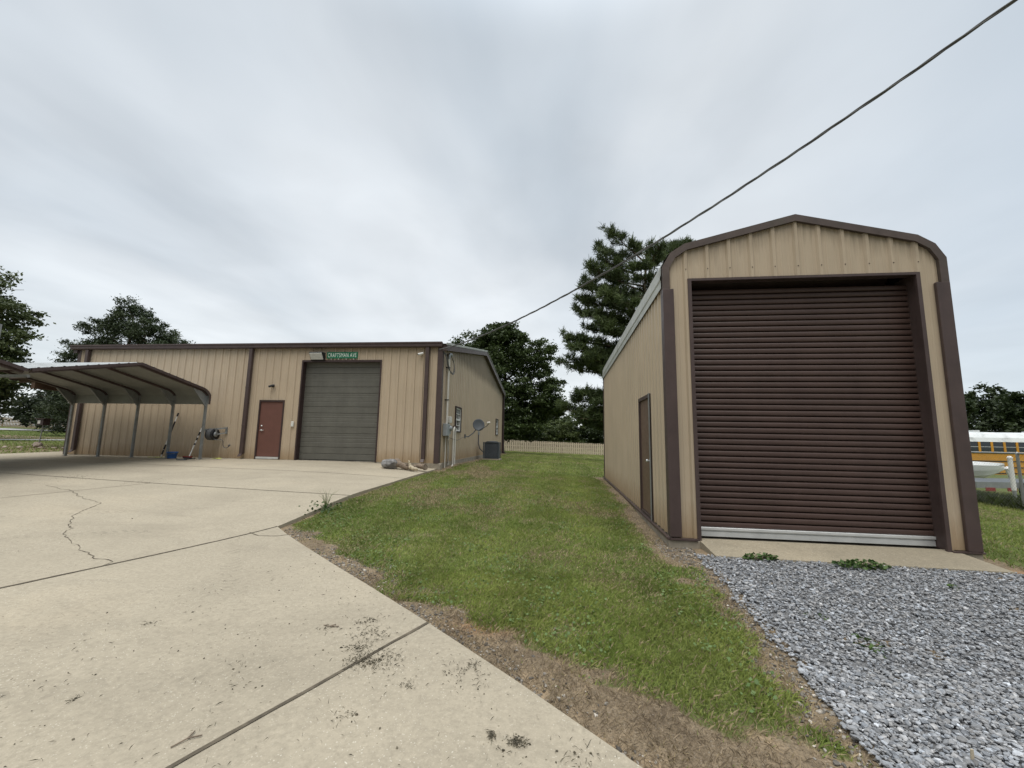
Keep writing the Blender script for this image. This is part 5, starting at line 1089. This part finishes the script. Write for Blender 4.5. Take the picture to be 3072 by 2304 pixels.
tree('shrub_tree', 'tall dark tree behind the back fence between the oak and the light bushy tree', (-3.2, 72, Z(-3.2, 72)), (-3.2, 72, 5.4), [((-3.4, 72, 5.2), (2.4, 2, 1.9)), ((-1.6, 72, 3.6), (2.6, 2, 2.0)), ((-5.2, 72, 3.6), (2.6, 2, 2.2))], .16, 50, 60, .13, .32, (.024, .038, .014), (.075, .10, .035), 38, .35)
tree('shrub_tree', 'low dark olive shrub in the shade beneath the oak', (-4.5, 64, Z(-4.5, 64)), (-4.5, 64, 2.2), [((-4.2, 64, 1.7), (2.2, 1.8, 1.7)), ((-7, 64, 1.8), (2.6, 2, 2.0)), ((-10, 64, 2), (2.6, 2, 2.2))], .12, 42, 46, .13, .34, (.022, .034, .012), (.07, .085, .03), 34, .35)
# cedar behind the workshop's left part
cb = (-40.0, 33.0, Z(-40, 33))
CED = [((-40.4, 33, 11.8), (1.6, 1.6, 1.9)), ((-42.6, 33, 10.6), (1.8, 1.8, 1.6)), ((-38.0, 33, 10.6), (1.9, 1.8, 1.7)), ((-44.4, 33, 8.6), (2.0, 2, 1.6)), ((-40.5, 33, 9.0), (3.4, 2.6, 2.2)), ((-36.0, 33, 8.8), (1.9, 1.8, 1.5)), ((-43, 33, 6.6), (3.4, 2.6, 2.0)), ((-37, 33, 6.6), (3.2, 2.6, 2.0)), ((-46.0, 33, 6.4), (1.8, 1.8, 1.6)), ((-34.6, 33, 7.2), (1.4, 1.4, 1.1)), ((-40, 33, 4), (4.4, 3, 2.6)), ((-44.8, 33, 3.2), (2.8, 2.4, 2.4))]
tree('cedar_tree', 'dark ragged cedar tree showing above the left end of the workshop roof', cb, (-40.2, 33, 12.3), CED, .34, 110, 46, .15, .26, (.022, .036, .017), (.072, .095, .042), 35, .38, aspect=.32)
# leafy tree at the left edge
lb = (-38.2, 21.5, Z(-38.2, 21.5))
LT = [((-37.3, 21, 10.2), (1.9, 1.9, 1.9)), ((-39.3, 21, 11.0), (2.2, 2.2, 2.2)), ((-35.7, 21, 8.6), (2.0, 1.9, 1.4)), ((-38.3, 21, 8.4), (2.6, 2.4, 1.8)), ((-34.7, 20.6, 6.6), (1.9, 1.8, 1.3)), ((-36.9, 20.6, 6.2), (2.4, 2.2, 1.6)), ((-34.1, 21.2, 5.0), (1.8, 1.6, .9)), ((-37.1, 20.6, 4.1), (2.4, 2.2, 1.3)), ((-34.9, 20.4, 3.4), (1.8, 1.7, 1.2)), ((-36.7, 20.4, 2.5), (2.0, 1.8, .9)), ((-40.2, 21, 6), (2.6, 2.6, 2.4))]
tree('leafy_tree', 'loose leafy tree at the left edge behind the carports', lb, (-38, 21.3, 10), LT, .30, 120, 42, .17, .22, (.032, .048, .016), (.11, .135, .05), 36, .30)
for i, (x_, y_, h_, w_, lab) in enumerate([(-55, 43, 7.6, 4.6, 'dark dense tree seen between the leafy tree and the first carport leg'), (-65, 46, 6.0, 4.6, 'dark tree overhanging the far left picket fence'), (-49, 42, 6.6, 4.4, 'dark tree hidden low behind the workshop lean to')]):
    z0 = Z(x_, y_); bl_ = [((x_, y_, z0 + h_ * .62), (w_, w_ * .8, h_ * .38)), ((x_ + w_ * .6, y_, z0 + h_ * .45), (w_ * .6, w_ * .6, h_ * .33)), ((x_ - w_ * .6, y_, z0 + h_ * .42), (w_ * .7, w_ * .6, h_ * .34))]
    tree('dark_tree', lab, (x_, y_, z0), (x_, y_, z0 + h_ * .8), bl_, .2, 50, 60, .13, .40, (.012, .020, .009), (.04, .055, .022), 60 + i, .3)
# far wood
fwP, fwH = [], []
rw = np.random.RandomState(77)
def wood(x0, x1, y0, h0, h1, step, seed):
    r_ = random.Random(seed); x_ = x0; bl_ = []
    while x_ < x1:
        y_ = y0 + r_.uniform(-4, 6); z0 = -1.0 if x_ > -30 else .8; h_ = r_.uniform(h0, h1); w_ = r_.uniform(2.4, 4.0)
        bl_ += [((x_, y_, z0 + h_ * .78), (w_ * .7, w_ * .7, h_ * .22)), ((x_, y_, z0 + h_ * .42), (w_, w_, h_ * .36))]; x_ += step * r_.uniform(.7, 1.3)
    return bl_
WB = wood(58, 125, 84, 11.0, 14.5, 4.4, 5) + wood(56, 130, 96, 13, 16, 4.5, 7) + wood(-34, 56, 96, 6.5, 9.0, 4.4, 6) + wood(-130, -70, 112, 8, 11, 5.5, 8)
P_, h_ = clump_points(WB, 34, .16, 79, .55, 34)
far = bpy.data.objects.new('tmp', None)
fw_o = leaf_mesh('far_wood', P_, .75, (.020, .034, .014), (.062, .082, .032), None, seed=80, shade=h_)
tag(fw_o, 'dark green wood along the horizon behind bus and fences', 'wood', kind='stuff')

# ------------------------------------------------------------------ grass, gravel, weeds
def blades(name, xy, zz, h, wd, cols, lean=.7, seed=0):
    r_ = np.random.RandomState(seed); n_ = len(xy); az = r_.uniform(0, 2 * np.pi, n_); la = r_.uniform(0, 2 * np.pi, n_); ll = lean * (.35 + .65 * r_.rand(n_)); az = la + np.pi / 2 + r_.normal(size=n_) * .6
    hh = h * r_.uniform(.5, 1.3, n_); ww = wd * r_.uniform(.7, 1.3, n_)
    sx, sy = np.cos(az) * ww / 2, np.sin(az) * ww / 2; tx, ty = np.cos(la) * hh * ll * 1.3, np.sin(la) * hh * ll * 1.3; tz = hh * np.sqrt(np.clip(1 - ll * ll * .8, .05, 1))
    x, y = xy[:, 0], xy[:, 1]
    V_ = np.stack([np.stack([x - sx, y - sy, zz], 1), np.stack([x + sx, y + sy, zz], 1), np.stack([x + tx * .4 + sx * .7, y + ty * .4 + sy * .7, zz + tz * .62], 1), np.stack([x + tx, y + ty, zz + tz], 1)], 1)
    V_ = V_[:, [0, 1, 2, 3]].reshape(-1, 3); F_ = np.arange(4 * n_).reshape(-1, 4)
    c_ = np.repeat(cols, 4, 0); return V_, F_, c_
def sample(n_, x0, x1, y0, y1, seed): r_ = np.random.RandomState(seed); return np.stack([r_.uniform(x0, x1, n_), r_.uniform(y0, y1, n_)], 1)
def ground_z(x, y):
    z_ = zter(x, y); s_ = (x > -4.6) & (x < 6) & (y > 1) & (y < 20)
    return z_ + np.where(s_, (fbm(x, y, 2.2, 21) - .5) * .022 + (fbm(x, y, 7, 31) - .5) * .010, 0)
def ok_lawn(p):
    x, y = p[:, 0], p[:, 1]
    k = (d_edge(x, y) > .015) & ~((x < -4.33) & (y < 30.2)) & ~((x > GX - .06) & (x < GX + GW + .06) & (y > GY - .1) & (y < GY + GL + .06)) & ~((x > gx_edge(y) + .04) & (x < 5.2) & (y < 5.95)) & ~((x >= 5.2) & (y < 5.75))
    return k & ~((x > 1.8) & (x < 5.1) & (y < 6.2) & (y > 5.4))
VV, FF, CC = [], [], []; off0 = 0
def grass_layer(n_, box, h, wd, lean, seed, far=False, clump=True):
    global off0
    p = sample(n_, *box, seed); p = p[ok_lawn(p)]; b_ = lawn_masks(p[:, 0], p[:, 1]); r_ = np.random.RandomState(seed + 1)
    cl_ = fbm(p[:, 0], p[:, 1], 3.5, 40)
    keep = r_.rand(len(p)) > np.clip(b_ * .84 + (.25 if clump else 0) * (1 - smooth(.30, .55, cl_)), 0, .97); p, b_, cl_ = p[keep], b_[keep], cl_[keep]
    zz = ground_z(p[:, 0], p[:, 1]); n2 = fbm(p[:, 0], p[:, 1], .55, 51); n3 = fbm(p[:, 0], p[:, 1], 2.0, 61)
    f_ = np.clip(.5 + 1.5 * (.45 * n2 + .55 * n3 - .5) + r_.normal(size=len(p)) * .19, 0, 1)[:, None]
    c_ = (np.array([[.118, .178, .036]]) * (1 - f_) + np.array([[.300, .340, .092]]) * f_) * (1 + .10 * np.sin(p[:, :1] * 5.2 + .3 * np.sin(p[:, 1:] * .3)))
    dry = np.clip(b_ * 1.3 + .9 * np.exp(-((p[:, 0] + 3.0) / .9) ** 2) * smooth(6.5, 9, p[:, 1]) * (1 - smooth(15, 20, p[:, 1])) * smooth(.40, .62, fbm(p[:, 0], p[:, 1] * .5, 1.3, 160)) + .50 * smooth(.52, .78, fbm(p[:, 0], p[:, 1], 1.1, 71)), 0, 1)
    st = (r_.rand(len(p)) < (.09 + .85 * dry))[:, None]; c_ = np.where(st, np.array([[.40, .32, .195]]) * r_.uniform(.5, 1.25, (len(p), 1)), c_)
    V_, F_, C_ = blades('x', p, zz, h * (1 - .45 * b_) * (.55 + .9 * fbm(p[:, 0], p[:, 1], 6.0, 140)), wd, c_, lean, seed + 2); VV.append(V_); FF.append(F_ + off0); CC.append(C_); off0 += len(V_)
grass_layer(95000, (-1.6, 1.7, 1.4, 4.8), .042, .0064, .95, 101)
grass_layer(110000, (-4.3, 1.6, 3.6, 8.2), .042, .0085, .95, 102)
grass_layer(90000, (-4.3, 1.6, 8.0, 15.5), .052, .010, .9, 103)
grass_layer(70000, (-4.3, 4.5, 15.4, 32), .055, .018, .9, 104)
grass_layer(60000, (-8, 12, 31, 60), .075, .05, .9, 105)
grass_layer(60000, (5.1, 11.5, 5.6, 16), .055, .011, .9, 106)
grass_layer(18000, (11, 20, 6, 24), .06, .02, .9, 107)
gl_ = np_mesh('lawn_grass', np.concatenate(VV), np.concatenate(FF), 'blade', np.concatenate(CC)); tag(gl_, 'short green and straw coloured grass blades of the lawn', 'grass', kind='stuff')
VV, FF, CC = [], [], []; off0 = 0
p = np.concatenate([sample(26000, -34, -21.4, 8, 34, 201), sample(22000, -62, -36, 12, 60, 202)]); r_ = np.random.RandomState(203)
f_ = np.clip(fbm(p[:, 0], p[:, 1], .12, 9) + r_.normal(size=len(p)) * .15, 0, 1)[:, None]
V_, F_, C_ = blades('x', p, zter(p[:, 0], p[:, 1]), .07, .05, np.array([[.12, .18, .045]]) * (1 - f_) + np.array([[.26, .29, .095]]) * f_, .9, 204)
tag(np_mesh('side_lawn_grass', V_, F_, 'blade', C_), 'green grass of the side lawn behind the carports', 'grass', kind='stuff')
# weeds along the chain link fence
s_ = np.random.RandomState(210).uniform(0, tot, 6000); pp = np.array([[*fpt(q)] for q in s_]) + np.random.RandomState(211).normal(size=(6000, 2)) * np.array([.22, .1]) + np.array([.35, 0])
V_, F_, C_ = blades('x', pp, zter(pp[:, 0], pp[:, 1]), .30, .02, np.random.RandomState(212).uniform(.5, 1.2, (6000, 1)) * np.array([[.06, .08, .025]]), .7, 213)
tag(np_mesh('fence_weeds', V_, F_, 'blade', C_), 'dark strip of uncut weeds along the chain link fence', 'weeds', kind='stuff')

# broad leaved clover in patches between the grass
p = np.concatenate([sample(11000, -4.2, 1.6, 1.8, 7.5, 231), sample(5000, -4.2, 1.6, 7.5, 12, 232)]); p = p[ok_lawn(p)]
k = (fbm(p[:, 0], p[:, 1], 1.7, 150) > .52) & (np.random.RandomState(233).rand(len(p)) > 1.4 * lawn_masks(p[:, 0], p[:, 1])); p = p[k]
P3 = np.stack([p[:, 0], p[:, 1], ground_z(p[:, 0], p[:, 1]) + .022 + .018 * np.random.RandomState(234).rand(len(p))], 1)
cv = leaf_mesh('clover', P3,   .026, (.09, .15, .045), (.17, .24, .085), None, up=1.2, seed=235, aspect=.9); tag(cv, 'patches of low broad leaved clover mixed into the lawn', 'clover', kind='stuff')
# crushed stone
ico = bmesh.new(); bmesh.ops.create_icosphere(ico, subdivisions=1, radius=1.0); IV = np.array([v.co for v in ico.verts]); ico.verts.index_update(); IF = np.array([[v.index for v in f.verts] for f in ico.faces]); ico.free()
def stones(name, xy, zz, size, colfun, seed, flat=(.55, .8)):
    r_ = np.random.RandomState(seed); n_ = len(xy); k = len(IV)
    base = IV[None] * (1 + r_.uniform(-.30, .24, (n_, k, 1))); sc_ = np.stack([r_.uniform(.85, 1.35, n_), r_.uniform(.65, 1.0, n_), r_.uniform(flat[0], flat[1], n_)], 1) * (size * np.clip(r_.lognormal(0, .36, n_), .4, 2.1))[:, None]
    v_ = base * sc_[:, None]
    a_ = r_.uniform(0, 2 * np.pi, n_); tl = r_.normal(size=n_) * .34; ca, sa, ct, st_ = np.cos(a_), np.sin(a_), np.cos(tl), np.sin(tl)
    x, y, z_ = v_[..., 0], v_[..., 1], v_[..., 2]; y2 = y * ct[:, None] - z_ * st_[:, None]; z2 = y * st_[:, None] + z_ * ct[:, None]; x3 = x * ca[:, None] - y2 * sa[:, None]; y3 = x * sa[:, None] + y2 * ca[:, None]
    V_ = np.stack([x3 + xy[:, :1], y3 + xy[:, 1:2], z2 + zz[:, None]], -1).reshape(-1, 3)
    F_ = (IF[None] + (np.arange(n_) * k)[:, None, None]).reshape(-1, 3); return np_mesh(name, V_, F_, 'stone', np.repeat(colfun(r_, n_), k, 0))
def in_poly(p, poly):
    x, y = p[:, 0], p[:, 1]; c_ = np.zeros(len(p), bool); n_ = len(poly)
    for i in range(n_):
        (xa, ya), (xb, yb) = poly[i], poly[(i + 1) % n_]
        with np.errstate(divide='ignore', invalid='ignore'): c_ ^= ((ya > y) != (yb > y)) & (x < (xb - xa) * (y - ya) / (yb - ya + 1e-12) + xa)
    return c_
def blue_stone(r_, n_):
    v_ = np.clip(r_.lognormal(-1.42, .30, n_), .09, .6)[:, None]; t_ = r_.rand(n_, 1); return v_ * (np.array([[.94, 1.0, 1.08]]) * t_ + np.array([[1.02, 1.0, .98]]) * (1 - t_))
p = np.concatenate([sample(52000, 1.3, 5.9, .9, 5.75, 301), sample(24000, 1.3, 4.0, .9, 3.2, 304)]); jx = (fbm(p[:, 0], p[:, 1], 4, 88) - .5) * .16; q = p.copy(); q[:, 0] += jx; k = in_poly(q, gp); p = p[k]
p = p[~((p[:, 0] > 1.85) & (p[:, 0] < 5.0) & (p[:, 1] > 5.60))]
r_ = np.random.RandomState(302); zz = zter(p[:, 0], p[:, 1]) + .018 + r_.uniform(-.006, .016, len(p))
tag(stones('gravel_stones', p, zz, .0108, blue_stone, 303, (.42, .68)), 'loose blue grey crushed stones covering the drive', 'gravel', kind='stuff')
# scattered strays and brown pebbles at the driveway edge
def brown_stone(r_, n_): return np.clip(r_.lognormal(-1.9, .5, n_), .04, .5)[:, None] * np.array([[1.08, .98, .84]])
p = sample(60000, -4.3, 1.6, 1.6, 6.3, 311); d = d_edge(p[:, 0], p[:, 1]); r_ = np.random.RandomState(312); wd_ = np.interp(p[:, 1], [1.6, 3, 4, 6], [.16, .22, .42, .34])
k = (d > .02) & (r_.rand(len(p)) < .50 * np.exp(-((d / wd_) ** 2))) & (fbm(p[:, 0], p[:, 1], 2.3, 90) > .38) & (p[:, 0] > -4.25) & (p[:, 0] < gx_edge(p[:, 1])); p = p[k]
p2 = sample(9000, .9, 1.7, 1.2, 6.4, 313); p2 = p2[(np.abs(p2[:, 0] - gx_edge(p2[:, 1])) < .30 * np.random.RandomState(314).rand(len(p2)) ** 2) | ((p2[:, 1] > 5.5) & (p2[:, 0] > 1.25) & (np.random.RandomState(315).rand(len(p2)) < .4))]
p2 = p2[d_edge(p2[:, 0], p2[:, 1]) > .03]
p = np.concatenate([p, p2]); zz = ground_z(p[:, 0], p[:, 1]) + .004
tag(stones('edge_pebbles', p, zz, .0085, brown_stone, 316), 'small brown and grey pebbles along the driveway edge', 'pebbles', kind='stuff')
# crumbs of soil and grass clippings on the concrete
DS = [(-1.56, 3.37, .05, 40), (-1.44, 3.17, .07, 60), (-1.44, 2.97, .05, 60), (-1.34, 2.81, .05, 70), (-1.22, 2.83, .07, 110), (-.57, 2.87, .03, 26), (-.57, 2.66, .10, 20), (-.35, 2.26, .015, 26), (-.23, 2.23, .025, 60), (.07, 2.19, .07, 24), (-.27, 2.15, .06, 10), (-1.14, 2.28, .06, 14), (-1.8, 3.2, .04, 14), (-.93, 2.6, .03, 14), (-.69, 2.77, .05, 20), (-3.2, 3.05, .02, 10), (-2.7, 2.2, .02, 8), (-2.05, 2.65, .04, 5), (-1.9, 2.45, .05, 5), (-9.5, 8.5, .2, 30), (-11.2, 8.5, .3, 40)]
r_ = np.random.RandomState(321); Q = np.concatenate([r_.normal(size=(max(3, n_ // 3), 2)) * s_ * np.array([[1.2, .7]]) + np.array([[x, y]]) for x, y, s_, n_ in DS] + [sample(80, -3.2, .4, 1.8, 5, 322), sample(50, -7, -1, 2, 7, 323)]); Q = Q[d_edge(Q[:, 0], Q[:, 1]) < -.03]
o = stones('soil_crumbs', Q, zpad(Q[:, 0], Q[:, 1]) + .003, .0046, lambda r__, n__: r__.uniform(.05, .16, (n__, 1)) * np.array([[1, .86, .6]]), 324); tag(o, 'dark crumbs of soil dropped on the concrete driveway', 'soil crumbs', kind='stuff')
# dry clippings
Q = np.concatenate([r_.normal(size=(int(n_ * 1.5), 2)) * s_ * 1.0 + np.array([[x, y]]) for x, y, s_, n_ in DS] + [sample(420, -3.5, .4, 1.7, 4.6, 325)]); Q = Q[d_edge(Q[:, 0], Q[:, 1]) < -.02]
V_, F_, C_ = blades('x', Q, zpad(Q[:, 0], Q[:, 1]) + .004, .028, .0024, r_.uniform(.06, .20, (len(Q), 1)) * np.array([[1, .9, .66]]), 1.05, 326); V_[:, 2] = np.minimum(V_[:, 2], zpad(V_[:, 0], V_[:, 1]) + .012)
tag(np_mesh('grass_clippings', V_, F_, 'blade', C_), 'dry grass clippings strewn over the concrete driveway', 'clippings', kind='stuff')
# straw thatch lying on the bare soil near the driveway
p = sample(46000, -2.2, 1.6, 1.5, 4.6, 331); bm_ = lawn_masks(p[:, 0], p[:, 1]); k = (d_edge(p[:, 0], p[:, 1]) > .03) & (np.random.RandomState(332).rand(len(p)) < .75 * bm_ * smooth(.35, .6, fbm(p[:, 0], p[:, 1], 2, 95))) & (p[:, 0] < gx_edge(p[:, 1])); p = p[k]
V_, F_, C_ = blades('x', p, ground_z(p[:, 0], p[:, 1]), .040, .0035, np.random.RandomState(333).uniform(.45, 1.25, (len(p), 1)) * np.array([[.36, .285, .195]]), 1.08, 334)
tag(np_mesh('dry_thatch', V_, F_, 'blade', C_), 'dead brown thatch matted on bare soil beside the driveway', 'dry grass', kind='stuff')

# weeds and tufts
def weed(name, loc, rx, ry, h, n_, label, seed, ca=(.035, .075, .018), cb=(.10, .16, .045)):
    t_ = thing(name, label, 'weed', loc); r_ = np.random.RandomState(seed); a_ = r_.uniform(0, 2 * np.pi, n_); q = np.sqrt(r_.rand(n_)); P = np.stack([np.cos(a_) * q * rx, np.sin(a_) * q * ry, h * r_.uniform(.25, 1, n_) * (1.1 - .6 * q)], 1)
    leaf_mesh('leaves', P, .050, ca, cb, t_, up=.8, seed=seed, aspect=.7); mb = MB()
    for k in range(9): j = r_.randint(n_); mb.tube([(0, 0, 0), (P[j][0] * .5, P[j][1] * .5, P[j][2] * .8), tuple(P[j])], .004, 5, False)
    mb.build('stems', 'driftwood', t_); return t_
weed('leafy_weed', (2.36, 5.57, .10), .20, .08, .09, 110, 'small green weed at the left of the concrete ramp edge', 401)
weed('leafy_weed', (3.42, 5.47, .09), .30, .11, .11, 230, 'large green weed clump at the middle of the ramp edge', 402)
weed('leafy_weed', (2.22, 4.1, .02), .16, .12, .03, 40, 'thin flat weeds growing through the gravel below the ramp', 403)
weed('leafy_weed', (2.25, 3.6, .015), .10, .14, .05, 40, 'small dark weed in the middle of the gravel', 404)
weed('leafy_weed', (3.95, 5.0, .05), .06, .05, .05, 20, 'tiny weed in the gravel right of the large clump', 405)
tf = thing('grass_tuft', 'wispy tuft of tall grass with low leaves on the concrete pad edge', 'grass tuft', (-4.33, 7.35, Z(-4.33, 7.35)))
mb = MB(); rt = random.Random(6)
for k in range(16):
    a_ = rt.uniform(0, 6.28); l_ = rt.uniform(.25, .50); dx, dy = math.cos(a_) * l_ * .55, math.sin(a_) * l_ * .4; P = [(0, 0, .02), (dx * .35, dy * .35, l_ * .6), (dx, dy, l_ * .85)]; wv = .006
    mb.strip([(p[0] - wv * (1 - i / 2.2), p[1], p[2]) for i, p in enumerate(P)], [(p[0] + wv * (1 - i / 2.2), p[1], p[2]) for i, p in enumerate(P)])
me_o = mb.build('tall_blades', 'rag_yellow', tf); MATS['tuft'] = MATS['rag_yellow'].copy(); 
m, t, bb_ = new_mat('tuft_green'); t.links.new(ramp(t, noise(t, 4, 2), [(.3, (.07, .10, .03)), (.7, (.14, .17, .06))]), bb_.inputs['Base Color']); me_o.data.materials[0] = m
r_ = np.random.RandomState(8); P = r_.normal(size=(150, 3)) * np.array([.14, .22, .05]); P[:, 2] = np.abs(P[:, 2]) + .02; leaf_mesh('low_leaves', P, .055, (.03, .06, .018), (.08, .13, .04), tf, up=.6, seed=9, aspect=.7)
# twigs and a stake
def twig(loc, pts, label, r=.0035):
    mb = MB()
    for q in pts: mb.tube(q, r, 5, False)
    o = mb.build('twig', 'driftwood'); o.location = loc; tag(o, label, 'twig')
twig((-1.82, 2.02, ZP(-1.82, 2.02) + .006), [[(-.03, -.06, 0), (.0, 0, .004), (.05, .03, .003)], [(0, 0, .004), (-.01, .05, .003)]], 'forked dark twig on the concrete left of the driveway joint')
twig((-1.80, 3.23, ZP(-1.80, 3.23) + .006), [[(-.06, .02, 0), (.0, 0, .004), (.07, .01, .003)], [(0, 0, .004), (.03, .04, .003)]], 'small forked twig on the concrete above the joint')
stk = MB(); stk.hexa([(-.006, -.004, 0), (.006, -.004, 0), (.006, .004, 0), (-.006, .004, 0), (-.003, -.003, .055), (.008, -.003, .055), (.008, .004, .055), (-.003, .004, .055)]); o = stk.build('stake', 'driftwood_pale'); o.location = (1.93, 2.44, 0.015); tag(o, 'short pale wooden stake poking up from the gravel', 'stake')
